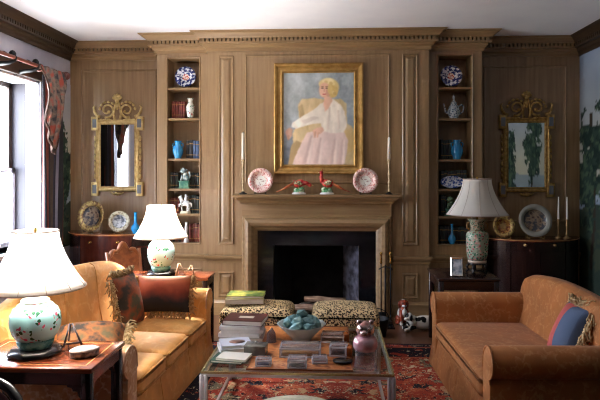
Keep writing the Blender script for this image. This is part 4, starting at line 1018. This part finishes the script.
for sx in (-1,1): MB().tube([(sx*.062,0,.455),(sx*.092,0,.44),(sx*.09,0,.40),(sx*.066,0,.388)],.008,8).build('handle', M('gilt handle',(150,112,64),rough=.4,metal=.3), t)
hardware(t, .48, .85, .125)
shade(t, shade_g, .272, .125, .525, .845, 10, M('ivory binding',(176,160,148),rough=.8), 1.7)
# small things on the side tables
def photo_frame(label, x, y, z, w, h, rz, mframe, mphoto, lean=.22):
    t = thing('picture_frame', label, 'picture frame', (x,y,z), rot=(-lean,0,rz))
    MB().sweep(rect(-w/2,w/2,0.003,h), [(0,0),(0,.010),(-.004,.014),(-.014,.010),(-.014,0)], True, lambda x, y, h: (x,-h,y)).build('frame', mframe, t)
    MB().box(-w/2+.01,w/2-.01,-.006,0,.013,h-.01).build('photograph', mphoto, t)
    MB().add([(-.02,.001,h*.75),(.02,.001,h*.75),(.02,.012+h*.34,.012),(-.02,.012+h*.34,.012),(-.02,.004,h*.75),(.02,.004,h*.75),(.02,.016+h*.34,.012),(-.02,.016+h*.34,.012)],[(0,1,2,3),(7,6,5,4),(0,4,5,1),(1,5,6,2),(2,6,7,3),(3,7,4,0)]).build('easel_leg', iron, t)
photo_frame('small silver picture frame standing beside the famille vase lamp', *onZ(457,276.5,.662)[:2], .662, .105,.165,-.12, silver, M('faded photograph',(216,222,228),(90,110,130),scale=14,lo=.42,hi=.6,detail=3,rough=.2))
def easel(label, x, y, z, h, rz, mt):
    t = thing('tabletop_easel', label, 'easel', (x,y,z), rz)
    for s in (-1,1):
        MB().tube([(s*h*.40,-.02,.004),(s*h*.05,.03,h)],[.006,.004],6).build('leg', mt, t)
    MB().tube([(0,.03,h*.95),(0,.10,.004)],[.004,.005],6).build('rear_leg', mt, t)
    MB().tube([(-h*.34,-.018,h*.16),(h*.34,-.018,h*.16)],.006,6).build('ledge', mt, t)
bronze = M('bronze',(140,110,80),rough=.35,metal=.6)
easel('taller of two small metal easels on the far left side table', *onZ(180,278,.662)[:2], .662, .125,.5,bronze)
easel('shorter of two small metal easels on the far left side table', *onZ(190,278,.662)[:2], .662, .105,-.2,bronze)
easel('little dark easel on the near side table behind the silver box', *onZ(72,346,.662)[:2], .662, .115,.6,M('dark metal',(60,52,54),rough=.4,metal=.3))
x, y, _ = onZ(84.5,356,.662)
t = thing('trinket_box', 'oval silver trinket box on the near side table', 'box', (x,y,.662), .55)
MB().lathe([(1e-4,0),(.040,0),(.045,.006),(.046,.026),(.044,.030)], n=28, sx=1.55).build('body', M('box side',(96,92,96),(180,176,176),scale=40,lo=.42,hi=.6,rough=.3,metal=.5), t)
MB().lathe([(.047,.030),(.047,.035),(.036,.044),(.015,.050),(1e-4,.051)], n=28, sx=1.55).build('lid', M('pale enamel lid',(222,214,206),(190,180,172),scale=30,rough=.25), t)
# carved side chair behind the left sofa
chm = M('carved walnut',(150,92,54),(116,66,38),scale=6,stretch=(4,4,1),lo=.3,hi=.7,rough=.35)
t = thing('side_chair', 'carved walnut chair with wavy crest between sofa and left commode', 'chair', (-1.90,-.66,0), 1.0)
def chz(x): return .775+.05*math.cos(x/.20*PI*1.0)+.022*math.cos(x/.20*PI*3)
top = [(x, chz(x)) for x in [-.20+.4*i/24 for i in range(25)]]
MB().prism([(-.17,.50),(.17,.50)]+list(reversed([(x,z-.02) for x,z in top])), .20, .228, lambda x, y, h: (x,h+(y-.5)*.16,y)).build('back_panel', M('tooled leather back',(140,84,50),(112,62,36),scale=18,rough=.4), t)
MB().tube([(x,.214+(z-.5)*.16,z) for x,z in top], [.016+.010*abs(math.sin(i/24*PI*3)) for i in range(25)], 8).build('crest_rail', chm, t)
for s in (-1,1):
    MB().tube([(s*.20,.20,0),(s*.195,.19,.42),(s*.185,.20,.5),(s*.20,.255,.78)],[.018,.022,.018,.016],8).build('rear_leg', chm, t)
    MB().tube([(s*.21,-.20,0),(s*.215,-.205,.2),(s*.21,-.20,.40)],[.016,.02,.026],8).build('front_leg', chm, t)
MB().rbox(-.235,.235,-.235,.235,.39,.46,.03,3,puff=.02,sub=3).build('seat', M('leather seat',(120,64,40),rough=.5), t)
# ================================================================ RUG
m, nt, bb = newmat('persian rug'); L = nt.links.new
vec = coords(nt); sp = nt.nodes.new('ShaderNodeSeparateXYZ'); L(vec, sp.inputs[0])
def math_(op, a, b=None):
    n = nt.nodes.new('ShaderNodeMath'); n.operation = op
    for i, q in enumerate((a, b)):
        if q is None: continue
        if isinstance(q, (int, float)): n.inputs[i].default_value = q
        else: L(q, n.inputs[i])
    return n.outputs[0]
RHX, RHY = 1.35, 1.95
ax = math_('ABSOLUTE', sp.outputs['X']); ay = math_('ABSOLUTE', sp.outputs['Y'])
mir = nt.nodes.new('ShaderNodeCombineXYZ'); L(ax, mir.inputs[0]); L(sp.outputs['Y'], mir.inputs[1])
def motif(scale, seed, cols, thr, base):
    mp = nt.nodes.new('ShaderNodeMapping'); mp.inputs['Location'].default_value = (seed,seed*.7,seed*.3); L(mir.outputs[0], mp.inputs[0])
    no = nt.nodes.new('ShaderNodeTexNoise'); no.inputs['Scale'].default_value = scale*1.1; no.inputs['Detail'].default_value = 2; L(mp.outputs[0], no.inputs['Vector'])
    mv = nt.nodes.new('ShaderNodeMixRGB'); mv.inputs[0].default_value = .2; L(mp.outputs[0], mv.inputs[1]); L(no.outputs['Color'], mv.inputs[2])
    vo = nt.nodes.new('ShaderNodeTexVoronoi'); vo.inputs['Scale'].default_value = scale; L(mv.outputs[0], vo.inputs['Vector'])
    sc = nt.nodes.new('ShaderNodeSeparateColor'); L(vo.outputs['Color'], sc.inputs[0])
    rc = ramp(nt, [(i/len(cols), c) for i, c in enumerate(cols)], 'CONSTANT'); L(sc.outputs[0], rc.inputs['Fac'])
    k = math_('LESS_THAN', vo.outputs['Distance'], thr)
    mx = nt.nodes.new('ShaderNodeMixRGB'); L(k, mx.inputs[0]); L(rc.outputs[0], mx.inputs[2])
    if isinstance(base, tuple): mx.inputs[1].default_value = lin(base)
    else: L(base, mx.inputs[1])
    return mx.outputs[0]
RED, NAVY, TAN, CRM, RUST, SAGE = (158,64,50),(38,36,46),(192,160,124),(214,198,166),(180,96,66),(126,124,104)
f1 = motif(5.2, 1.3, [NAVY,RED,RUST,NAVY,TAN,RED,SAGE], .46, RED)
f2 = motif(11.5, 4.1, [TAN,NAVY,RED,CRM,SAGE,NAVY,RUST], .40, f1)
f3 = motif(26, 7.7, [CRM,NAVY,NAVY,TAN,RED,RUST,CRM], .36, f2)
b1 = motif(7, 2.2, [RED,NAVY,TAN,SAGE,NAVY], .36, NAVY); b2 = motif(20, 5.5, [TAN,NAVY,RED,CRM,NAVY], .30, b1)
dx = math_('SUBTRACT', RHX, ax); dy = math_('SUBTRACT', RHY, ay); dm = math_('MINIMUM', dx, dy)
def mixk(k, a, b):
    mx = nt.nodes.new('ShaderNodeMixRGB'); L(k, mx.inputs[0])
    for i, q in ((1,a),(2,b)):
        if isinstance(q, tuple): mx.inputs[i].default_value = lin(q)
        else: L(q, mx.inputs[i])
    return mx.outputs[0]
c = mixk(math_('LESS_THAN', dm, .395), f3, RUST); c = mixk(math_('LESS_THAN', dm, .38), c, b2)
c = mixk(math_('LESS_THAN', dm, .12), c, RUST); c = mixk(math_('LESS_THAN', dm, .10), c, f3); c = mixk(math_('LESS_THAN', dm, .035), c, NAVY)
nz = nt.nodes.new('ShaderNodeTexNoise'); nz.inputs['Scale'].default_value = 120; L(vec, nz.inputs['Vector'])
hs = nt.nodes.new('ShaderNodeHueSaturation'); L(c, hs.inputs['Color']); L(math_('ADD', math_('MULTIPLY', nz.outputs['Fac'], .5), .75), hs.inputs['Value'])
L(hs.outputs[0], bb.inputs['Base Color']); bb.inputs['Roughness'].default_value = .95; bb.inputs['Specular IOR Level'].default_value = .1
r = MB().rbox(-RHX,RHX,-RHY,RHY,0,.012,.004,1).build('rug', m, None, (.055,-1.02-RHY,.0005)); tag(r, 'red and navy patterned rug under the glass coffee table', 'rug')
# ================================================================ COFFEE TABLE
TZ = .42; tx0, tx1, ty0, ty1 = -.757, .372, -3.01, -1.98
tcx, tcy = (tx0+tx1)/2, (ty0+ty1)/2; hx, hy = (tx1-tx0)/2, (ty1-ty0)/2
t = thing('coffee_table', 'square glass-topped coffee table with chrome legs on the rug', 'coffee table', (tcx,tcy,0))
MB().box(-hx+.004,hx-.004,-hy+.004,hy-.004,TZ-.012,TZ).build('glass_top', tglass, t)
e = MB().sweep(rect(-hx,hx,-hy,hy), [(0,TZ-.013),(0,TZ+.001),(-.009,TZ+.001),(-.009,TZ-.013)], True); e.build('glass_edge', M('brass edge',(206,190,140),rough=.25,metal=.8), t)
f = MB().sweep(rect(-hx,hx,-hy,hy), [(0,TZ-.030),(0,TZ-.013),(-.022,TZ-.013),(-.022,TZ-.030)], True); f.build('top_rail', chrome, t)
for sx in (-1,1):
    for sy in (-1,1):
        g = MB()
        for ox, oy in ((0,0),(1,0),(0,1)):
            g.rbox(sx*(hx-.004-.026*ox)-.011, sx*(hx-.004-.026*ox)+.011, sy*(hy-.004-.026*oy)-.011, sy*(hy-.004-.026*oy)+.011, .0125, TZ-.02, .003, 1)
        g.build('leg', chrome, t)
for sx in (-1,1): MB().box(sx*(hx-.02)-.009,sx*(hx-.02)+.009,-hy+.02,hy-.02,.075,.093).build('stretcher', chrome, t)
MB().box(-hx+.02,hx-.02,hy-.03,hy-.012,.075,.093).build('stretcher', chrome, t)
ZT = TZ+.002
def tbook(label, u, v, z, w, d, h, rz, cov, dx=0, dy=0, xy=None, extra=None, front=False):
    x, y = xy if xy else onZ(u, v, z)[:2]
    t = thing('book', label, 'book', (x+dx,y+dy,z), rz)
    MB().box(-w/2+.004,w/2-.005,-d/2+.005,d/2-.005,.003,h-.003).build('pages', pages, t)
    c = MB(); c.box(-w/2,w/2,-d/2,d/2,0,.003); c.box(-w/2,w/2,-d/2,d/2,h-.003,h); c.box(-w/2,-w/2+.004,-d/2,d/2,0,h)
    if front: c.box(-w/2,w/2,-d/2,-d/2+.004,0,h)
    c.build('cover', cov, t)
    if extra: extra(t, w, d, h)
    return x+dx, y+dy
wcov = M('white cover',(242,240,240),rough=.35); maroon = M('maroon leather album',(92,40,34),(76,32,28),scale=20,rough=.4); grncov = M('dark green cover',(40,84,70),rough=.4); gcov = M('grey cover',(170,166,168),rough=.4); ycov = M('garden photo cover',(196,190,90),(70,110,60),scale=14,lo=.4,hi=.6,detail=4,rough=.3)
sx0, sy0 = onZ(243,338,ZT)[:2]; sy0 += .02
z = ZT
for i, (w, d, h, rz, cv, lab) in enumerate([(.30,.25,.030,.02,gcov,'grey-edged book at the bottom of the coffee table stack'),(.285,.24,.026,-.05,wcov,'white book second from the bottom of the coffee table stack'),
        (.29,.235,.024,.06,wcov,'white book in the middle of the coffee table stack'),(.28,.24,.022,.0,wcov,'white book just under the maroon album in the stack')]):
    tbook(lab,0,0,z,w,d,h,rz,cv,xy=(sx0-.01*(i%2),sy0),front=cv is wcov); z += h+.0008
def lab_patch(t, w, d, h): MB().box(-.045,.06,-.03,.02,h,h+.0015).build('title_label', M('cream label',(220,206,180)), t)
tbook('maroon leather album with cream label on top of the book stack',0,0,z,.28,.225,.034,-.10,maroon,xy=(sx0+.015,sy0+.015),extra=lab_patch)
bx, by = onZ(235,350,ZT)[:2]; by += .015
tbook('white book under the little portrait book on the coffee table',0,0,ZT,.215,.19,.030,.32,wcov,xy=(bx,by))
def oval(t, w, d, h):
    MB().lathe([(1e-4,0),(.042,0),(.042,.0012),(1e-4,.0012)], c=(.01,-.005,h), n=24, sx=1.25, mi=0).build('oval_picture', M('oval picture',(176,120,96),(90,60,54),scale=26,lo=.4,hi=.6,rough=.3), t)
tbook('small white book with an oval picture on its cover',0,0,ZT+.031,.20,.175,.020,.30,M('blue white cover',(214,218,232),rough=.3),xy=(bx,by+.002),extra=oval)
cx_, cy_ = onZ(232,361,ZT)[:2]; cy_ += .01
tbook('dark green book lowest at the front left of the coffee table',0,0,ZT,.20,.155,.016,-.14,grncov,xy=(cx_-.02,cy_+.015))
tbook('thin white book lying on the dark green book',0,0,ZT+.017,.19,.135,.014,-.18,M('ivory cover',(236,232,222),rough=.35),xy=(cx_+.012,cy_))
# orange burl tray that carries the boxes
ta = onZ(246,370,ZT); tb = onZ(353,370,ZT); tf = onZ(300,327,ZT)
tr = thing('tray', 'orange burl tray under the clear boxes on the coffee table', 'tray', ((ta[0]+tb[0])/2,(ta[1]+tf[1])/2,ZT))
tw, td = (tb[0]-ta[0])/2, (tf[1]-ta[1])/2
MB().rbox(-tw,tw,-td,td,0,.005,.002,1).build('tray_base', M('orange burl',(176,92,44),(214,140,80),scale=13,lo=.35,hi=.65,detail=5,rough=.3,c3=(130,64,34)), tr)
MB().sweep(rect(-tw,tw,-td,td),[(0,.001),(0,.009),(-.008,.009),(-.008,.001)],True).build('tray_rim', M('tray rim',(120,60,30),rough=.3), tr)
ZT += .0055
# acrylic boxes
def lbox(label, u, v, w, d, h, rz, lid=True, mat=None, fill=None, feet=0):
    x, y = onZ(u, v, ZT)[:2]; t = thing('acrylic_box', label, 'box', (x,y+d/2,ZT), rz); mt = mat or lucite
    b = MB(); th = .006
    b.box(-w/2,w/2,-d/2,-d/2+th,0,h); b.box(-w/2,w/2,d/2-th,d/2,0,h); b.box(-w/2,-w/2+th,-d/2+th,d/2-th,0,h); b.box(w/2-th,w/2,-d/2+th,d/2-th,0,h); b.box(-w/2,w/2,-d/2,d/2,0,th); b.build('body', mt, t)
    if mt is lucite:
        e = MB(); q = .0045
        for sx in (-1,1):
            for sy in (-1,1): e.box(sx*w/2-q,sx*w/2+q,sy*d/2-q,sy*d/2+q,0,h)
            for zz in (q,h-q): e.box(sx*w/2-q,sx*w/2+q,-d/2,d/2,zz-q,zz+q); e.box(-w/2,w/2,sx*d/2-q,sx*d/2+q,zz-q,zz+q)
        e.build('edge_glints', ledge, t)  # pale strips imitate light caught along the acrylic edges
    if lid:
        l = MB().rbox(-w/2-.003,w/2+.003,-d/2-.003,d/2+.003,h,h+.012,.003,1).build('lid', mt, t)
        if lid == 2: MB().lathe([(1e-4,0),(.008,0),(.006,.008),(.011,.014),(1e-4,.02)], c=(0,0,h+.012), n=12).build('knob', silver, l)
    if fill: MB().rbox(-w/2+.012,w/2-.012,-d/2+.012,d/2-.012,th,th+h*.5,.004,1).build('lining', fill, t)
greyb = M('grey stone box',(132,130,122),(100,98,94),scale=14,rough=.25); amber = M('amber horn',(180,96,36),(140,70,28),scale=8,rough=.25)
purp = M('mauve edged box',(150,120,140),(200,190,196),scale=12,lo=.4,hi=.6,rough=.2); goldl = M('gold lining',(190,150,90),rough=.3,metal=.4)
lbox('greenish grey stone box with a tiny knob on the coffee table',255,356,.135,.10,.050,-.08,2,greyb)
lbox('small pale acrylic block in front of the grey stone box',263,367,.085,.06,.040,0,True,None,M('pale blue lining',(150,170,196),rough=.4))
lbox('long clear acrylic box with gilt lining in front of the glass bowl',300,358,.25,.13,.058,0,True,None,goldl)
lbox('square clear acrylic box at the front of the coffee table',297,369,.105,.075,.052,0,True,None,M('grey lining',(150,146,140),rough=.4))
lbox('tiny clear acrylic box right of the square box',319.5,364,.085,.06,.030,.1,True)
lbox('clear acrylic box with slanted lid left of the glass jar',338.5,357,.10,.085,.062,-.12,True,None,M('grey brown lining',(96,80,74),rough=.4))
lbox('low clear acrylic box behind, toward the right ottoman',333,343,.15,.10,.045,-.1,True,None,M('brown lining',(104,76,60),rough=.4))
def block(label, u, v, w, d, h, rz, mt):
    x, y = onZ(u, v, ZT)[:2]; t = MB().rbox(-w/2,w/2,-d/2,d/2,0,h,.008,2).build('horn_block', mt, None, (x,y+d/2,ZT)); t.rotation_euler=(0,0,rz); tag(t, label, 'ornament')
block('amber horn block beside the low acrylic box',346,342.5,.04,.08,.055,.1,amber)
block('amber horn block beside the slanted acrylic box',350,357,.035,.07,.060,-.12,amber)
x, y = onZ(343,366,ZT)[:2]
tag(MB().lathe([(1e-4,0),(.05,0),(.062,.008),(.06,.016),(.045,.02),(1e-4,.021)], n=32, sy=.8).build('dish', black_marble, None, (x,y+.06,ZT)), 'flat black stone dish left of the glass jar', 'dish')
x, y = onZ(271,343,ZT)[:2]
q = MB(); hexp = [(.036*math.cos(k*PI/3),.030*math.sin(k*PI/3)) for k in range(6)]
vs = [(a,b_,0) for a,b_ in hexp]+[(a*.8,b_*.8,.062) for a,b_ in hexp]+[(.004,0,.105)]
q.add(vs,[tuple(reversed(range(6)))]+[(k,(k+1)%6,6+(k+1)%6,6+k) for k in range(6)]+[(6+k,6+(k+1)%6,12) for k in range(6)])
tag(q.build('crystal', Mglass('smoky crystal',(190,184,190),body=.25,bodycol=(150,142,150)), None, (x,y+.02,ZT)), 'pointed smoky crystal standing left of the glass bowl', 'crystal')
# bowl of stones
bxx, byy = onZ(301,343,ZT)[:2]; byy += .075
bow = MB().lathe([(1e-4,0),(.062,0),(.066,.006),(.085,.03),(.125,.07),(.165,.108),(.168,.114),(.160,.112),(.12,.077),(.08,.037),(.06,.014),(1e-4,.012)], n=40, wob=lambda a, i: 1+(.018*math.cos(a*10) if 3 < i < 8 else 0))
tag(bow.build('glass_bowl', Mglass('cut glass',(226,234,232),rough=.06,body=.42,bodycol=(220,234,234)), None, (bxx,byy,ZT)), 'cut glass bowl heaped with blue-green stones', 'bowl')
stone_ms = [M('blue green stone '+n_, a, b_, scale=24, lo=.35, hi=.65, detail=5, rough=.45) for n_, a, b_ in (('pale',(160,198,196),(110,152,154)),('mid',(132,174,174),(84,122,126)),('deep',(104,144,140),(62,94,96)))]
def stone(x, y, z, r, m, label, grp=None):
    bm = bmesh.new(); bmesh.ops.create_icosphere(bm, subdivisions=1, radius=r)
    sc = (random.uniform(.9,1.25),random.uniform(.85,1.1),random.uniform(.7,.95))
    for v in bm.verts: v.co = Vector((v.co.x*sc[0],v.co.y*sc[1],v.co.z*sc[2]))*random.uniform(.74,1.2)
    me = bpy.data.meshes.new('stone'); bm.to_mesh(me); bm.free(); me.materials.append(m)
    o = bpy.data.objects.new('stone', me); C.objects.link(o); o.location = (x,y,z); o.rotation_euler = (random.random()*.5,random.random()*.5,random.random()*6); tag(o, label, 'stone', grp)
k = 0
for n_, rr, zz, r_ in ((4,.05,.052,.040),(8,.100,.112,.044),(5,.055,.135,.046),(1,.0,.175,.045)):
    for i in range(n_):
        a = 2*PI*i/n_+.4*zz*10
        if zz < .06: lab = 'blue-green stone at the bottom of the glass bowl, seen through the glass'
        elif r_ == .044: lab = 'blue-green stone in the ring resting near the rim of the glass bowl'
        elif n_ == 5: lab = 'blue-green stone in the upper heap above the bowl rim'
        else: lab = 'topmost blue-green stone of the heap in the glass bowl'
        stone(bxx+rr*math.cos(a), byy+rr*math.sin(a), ZT+zz, r_, stone_ms[k % 3], lab, None if n_ == 1 else 'stones heaped in the glass bowl: '+('bottom' if zz < .06 else 'rim ring' if r_ == .044 else 'upper heap')); k += 1
ZT -= .0055
# glass jar with animal-head lid
jx, jy = onZ(366,371,ZT)[:2]; jy += .07
t = thing('glass_jar', 'glass jar with pink band and silvered animal-head lid', 'jar', (jx,jy,ZT))
MB().lathe([(1e-4,0),(.068,0),(.068,.006),(.062,.03),(.060,.09),(.066,.105)], n=28).build('jar_base', Mglass('jar glass',(236,228,230),rough=.02,body=.10,bodycol=(200,180,186)), t)
pk = M('pink lustre',(196,140,150),(216,176,184),scale=20,lo=.4,hi=.6,rough=.12,metal=.4)
MB().lathe([(.066,.105),(.074,.125),(.074,.15),(.064,.175),(.05,.185)], n=28).build('pink_band', pk, t)
hd = MB(); hd.sph((0,0,.225),.056,.052,.052,18); hd.sph((-.01,-.045,.213),.026,.022,.02,10)
for s in (-1,1): hd.sph((s*.036,-.004,.268),.018,.012,.018,10); hd.sph((s*.022-.006,-.046,.238),.010,.008,.010,8)
hd.build('lid', M('silvered lustre',(220,196,192),(150,104,100),scale=18,lo=.42,hi=.62,rough=.12,metal=.8), t)
# ================================================================ OTTOMANS
leo = Mspots('leopard plush',(214,190,146),(196,156,104),(40,30,24),62,.74)
def ottoman(label, xc, yc, w, d):
    t = thing('ottoman', label, 'ottoman', (xc,yc,0))
    MB().rbox(-w/2,w/2,-d/2,d/2,.19,.415,.06,4,puff=.035,sub=4).build('cushion', leo, t)
    MB().rbox(-w/2+.02,w/2-.02,-d/2+.02,d/2-.02,.12,.20,.01,1).build('base', mahog_d, t)
    for sx in (-1,1):
        for sy in (-1,1): MB().tube([(sx*(w/2-.06),sy*(d/2-.06),.13),(sx*(w/2-.05),sy*(d/2-.05),.013)],[.026,.016],10).build('leg', mahog_d, t)
oy = -1.30
ottoman('left leopard-print ottoman before the fireplace, carrying books', (onY(218,320,oy-.2)[0]+onY(293,320,oy-.2)[0])/2, oy, .63,.44)
ottoman('right leopard-print ottoman before the fireplace, with bare top', (onY(311,320,oy-.2)[0]+onY(380.5,320,oy-.2)[0])/2, oy, .575,.44)
xo = onY(245,300,-1.32)[0]; zo = .449
tbook('large cream-edged book lying on the left leopard ottoman',0,0,zo,.33,.24,.045,.10,M('cream cloth cover',(206,196,160),rough=.6),xy=(xo,-1.31))
tbook('green and yellow garden book on top of the ottoman book pile',0,0,zo+.046,.32,.225,.022,.02,ycov,xy=(xo+.01,-1.30))
# ================================================================ HEARTH THINGS
y_ = -.30
# spaniel
dg_w = M('glazed white',(216,208,196),rough=.2); dg_r = M('russet patches',(150,62,38),(226,216,202),scale=7,lo=.50,hi=.53,detail=1,rough=.2)
x, _, _ = onY(401,312,-.28)
t = thing('dog_figurine', 'seated white and russet ceramic spaniel on the floor by the hearth', 'figurine', (x+.02,-.28,0), .15)
b = MB(); b.sph((0,.01,.10),.058,.06,.085,16,rot=(.18,0,0)); b.sph((0,.04,.05),.072,.06,.05,14); b.sph((0,-.02,.15),.045,.045,.05,14)
b.sph((0,-.02,.218),.044,.044,.044,16); b.sph((0,-.058,.205),.022,.022,.018,10)
for s in (-1,1): b.tube([(s*.03,-.04,.14),(s*.034,-.055,.07),(s*.034,-.058,.012)],[.022,.016,.015],10); b.sph((s*.034,-.068,.012),.017,.024,.012,8); b.sph((s*.06,-.01,.025),.028,.05,.025,10)
b.build('body', [dg_r], t); fw_ = MB().sph((0,-.030,.212),.036,.034,.038,14); fw_.sph((0,-.058,.203),.023,.023,.019,10); fw_.sph((0,-.045,.13),.03,.03,.05,12); fw_.build('white_face_and_chest', dg_w, t)
for s in (-1,1): MB().sph((s*.044,-.012,.205),.013,.022,.036,10).build('ear', M('russet ear',(140,56,36),rough=.2), t)
fc = MB()
for s in (-1,1): fc.sph((s*.018,-.061,.226),.007,.005,.007,8)
fc.sph((0,-.081,.206),.007,.005,.005,8); fc.build('eyes_and_nose', ebony, t)
x, _, _ = onY(421,318,-.50)
t = thing('dog_figurine', 'reclining white ceramic dog with black spots beside the sofa', 'figurine', (x,-.50,0), .1); t.scale = (1.2,1.2,1.2)
b = MB(); b.sph((.03,0,.062),.125,.055,.058,18); b.sph((-.075,-.01,.075),.05,.045,.05,14); b.sph((-.105,-.02,.115),.036,.034,.034,14); b.sph((-.132,-.035,.103),.02,.018,.016,10)
for s in (-1,1): b.tube([(-.06,s*.035,.04),(-.11,s*.04-.01,.018),(-.15,s*.04-.02,.014)],[.022,.016,.014],8); b.sph((.10,s*.045,.045),.05,.022,.042,12)
b.tube([(.145,0,.05),(.17,-.03,.03),(.16,-.06,.016)],[.014,.011,.007],8)
b.build('body', Mspots('black spotted glaze',(216,208,194),(24,22,22),(24,22,22),13,.62,.2), t)
for s in (-1,1): MB().sph((-.095,-.02+s*.032,.112),.014,.008,.026,8).build('ear', ebony, t)
# fire tools
xa = onY(385.5,300,y_)[0]
t = thing('fire_tool_stand', 'black iron fire-tool stand right of the firebox', 'tool stand', (xa,y_,.0125))
s = MB(); s.lathe([(1e-4,0),(.075,0),(.075,.012),(.03,.025),(1e-4,.026)], n=24); s.cyl((0,.02,.02),(0,.02,.60),.009,8); s.build('base_and_post', iron, t)
MB().tube([(-.07,-.02,.56),(-.03,.02,.575),(0,.02,.58),(.03,.02,.575),(.07,-.02,.56)],.007,6).build('hanger', iron, t)
for s_, lab, typ in ((-1,'fire shovel with brass handle, left in the iron stand','s'),(1,'fire poker with brass handle, right in the iron stand','p')):
    xx = s_*.048; g = thing('fire_tool', lab, 'fire tool', (xa+xx,y_-.035,.045))
    MB().cyl((0,0,.06),(0,0,.60),.0065,8).build('shaft', iron, g)
    MB().lathe([(1e-4,.585),(.010,.585),(.014,.60),(.009,.615),(.012,.635),(.008,.655),(.010,.675),(.017,.69),(.013,.705),(1e-4,.712)], n=14).build('handle', brass, g)
    if typ == 's': MB().rbox(-.035,.035,-.006,.006,0,.09,.004,1).build('blade', iron, g)
    else: MB().tube([(0,0,.065),(0,0,.02),(.02,0,.0)],[.0065,.006,.003],6).build('hook', iron, g)
x = onY(372,312,-.52)[0]
t = thing('coal_scuttle', 'round black coal scuttle on the floor behind the right ottoman', 'coal scuttle', (onY(377,312,-.72)[0],-.72,0))
MB().lathe([(1e-4,0),(.085,0),(.085,.015),(.10,.06),(.115,.14),(.118,.17),(.11,.165),(.092,.06),(1e-4,.03)], n=26).build('bucket', iron, t)
MB().tube([(.115*math.cos(a),0,.16+.10*math.sin(a)) for a in [PI*k/14 for k in range(15)]],.005,6).build('handle', iron, t)
# ================================================================ FOREGROUND
t = thing('pouf', 'round cream upholstered pouf at the bottom edge before the coffee table', 'pouf', (-.165,-3.66,0))
MB().lathe([(1e-4,.012),(.235,.012),(.25,.03),(.252,.38),(.248,.43),(.232,.455),(.15,.468),(1e-4,.472)], n=40).build('seat', cream_cloth, t)
MB().lathe([(.252,.405),(.259,.412),(.252,.419),(.247,.412),(.252,.405)], n=40).build('piping', cream_cloth, t)
ox, oyy = -1.49,-4.20
t = thing('oval_back_chair', 'dark oval-backed chair cut off at the lower left corner', 'chair', (ox,oyy,0), -.35)
ring = [(.21*math.cos(2*PI*k/36),.19+.03*math.sin(2*PI*k/36)+.0,.485+.22*math.sin(2*PI*k/36)) for k in range(36)]
MB().tube(ring,.02,10,closed=True).build('back_frame', ebony, t)
MB().sph((0,.19,.485),.195,.03,.21,24).build('back_pad', M('dark red velvet',(70,18,20),rough=.8,sheen=.4), t)
MB().rbox(-.23,.23,-.25,.20,.38,.46,.03,3,puff=.02,sub=3).build('seat', M('dark red seat',(74,20,22),rough=.8), t)
for sx in (-1,1):
    MB().tube([(sx*.20,-.22,.0),(sx*.20,-.22,.39)],[.014,.022],8).build('front_leg', ebony, t)
    MB().tube([(sx*.18,.22,.0),(sx*.17,.18,.38),(sx*.14,.18,.42)],[.014,.02,.018],8).build('rear_leg', ebony, t)
# ================================================================ LIGHT AND CAMERA
W = bpy.data.worlds.new('World'); bpy.context.scene.world = W; W.use_nodes = True; nt = W.node_tree; bg = nt.nodes['Background']
tc = nt.nodes.new('ShaderNodeTexCoord'); sp = nt.nodes.new('ShaderNodeSeparateXYZ'); nt.links.new(tc.outputs['Generated'], sp.inputs[0])
rp = ramp(nt, [(.44,(226,228,226)),(.50,(226,230,234)),(.58,(232,238,255)),(1,(222,232,255))])
mr = nt.nodes.new('ShaderNodeMapRange'); mr.inputs[1].default_value=-1; mr.inputs[2].default_value=1; nt.links.new(sp.outputs['Z'], mr.inputs[0]); nt.links.new(mr.outputs[0], rp.inputs['Fac']); nt.links.new(rp.outputs[0], bg.inputs['Color'])
bg.inputs['Strength'].default_value = WORLD
def portal(name, loc, rot, w, h):
    l = bpy.data.lights.new(name,'AREA'); l.shape='RECTANGLE'; l.size=w; l.size_y=h; l.cycles.is_portal=True
    o = bpy.data.objects.new(name,l); C.objects.link(o); o.location=loc; o.rotation_euler=rot
for i, (y0,y1) in enumerate(wins): portal('window_daylight',(XL-.36,(y0+y1)/2,(WZ0+WZ1)/2),(PI/2,0,-PI/2),y1-y0,WZ1-WZ0)
cam = bpy.data.cameras.new('camera'); co = bpy.data.objects.new('camera', cam); C.objects.link(co)
co.location = (0,-D,H); co.rotation_euler = (PI/2,0,TH); cam.sensor_width = 36; cam.lens = F/600*36; cam.shift_y = -.05; cam.clip_start = .05
sc = bpy.context.scene; sc.camera = co
sc.view_settings.view_transform = 'Standard'; sc.view_settings.look = 'None'; sc.view_settings.gamma = 1; sc.view_settings.exposure = EXPO
try: sc.view_settings.use_curve_mapping = False
except Exception: pass
sc.cycles.filter_width = 1.15; sc.cycles.use_denoising = True; sc.cycles.max_bounces = 10; sc.cycles.diffuse_bounces = 6; sc.cycles.glossy_bounces = 4; sc.cycles.transparent_max_bounces = 24
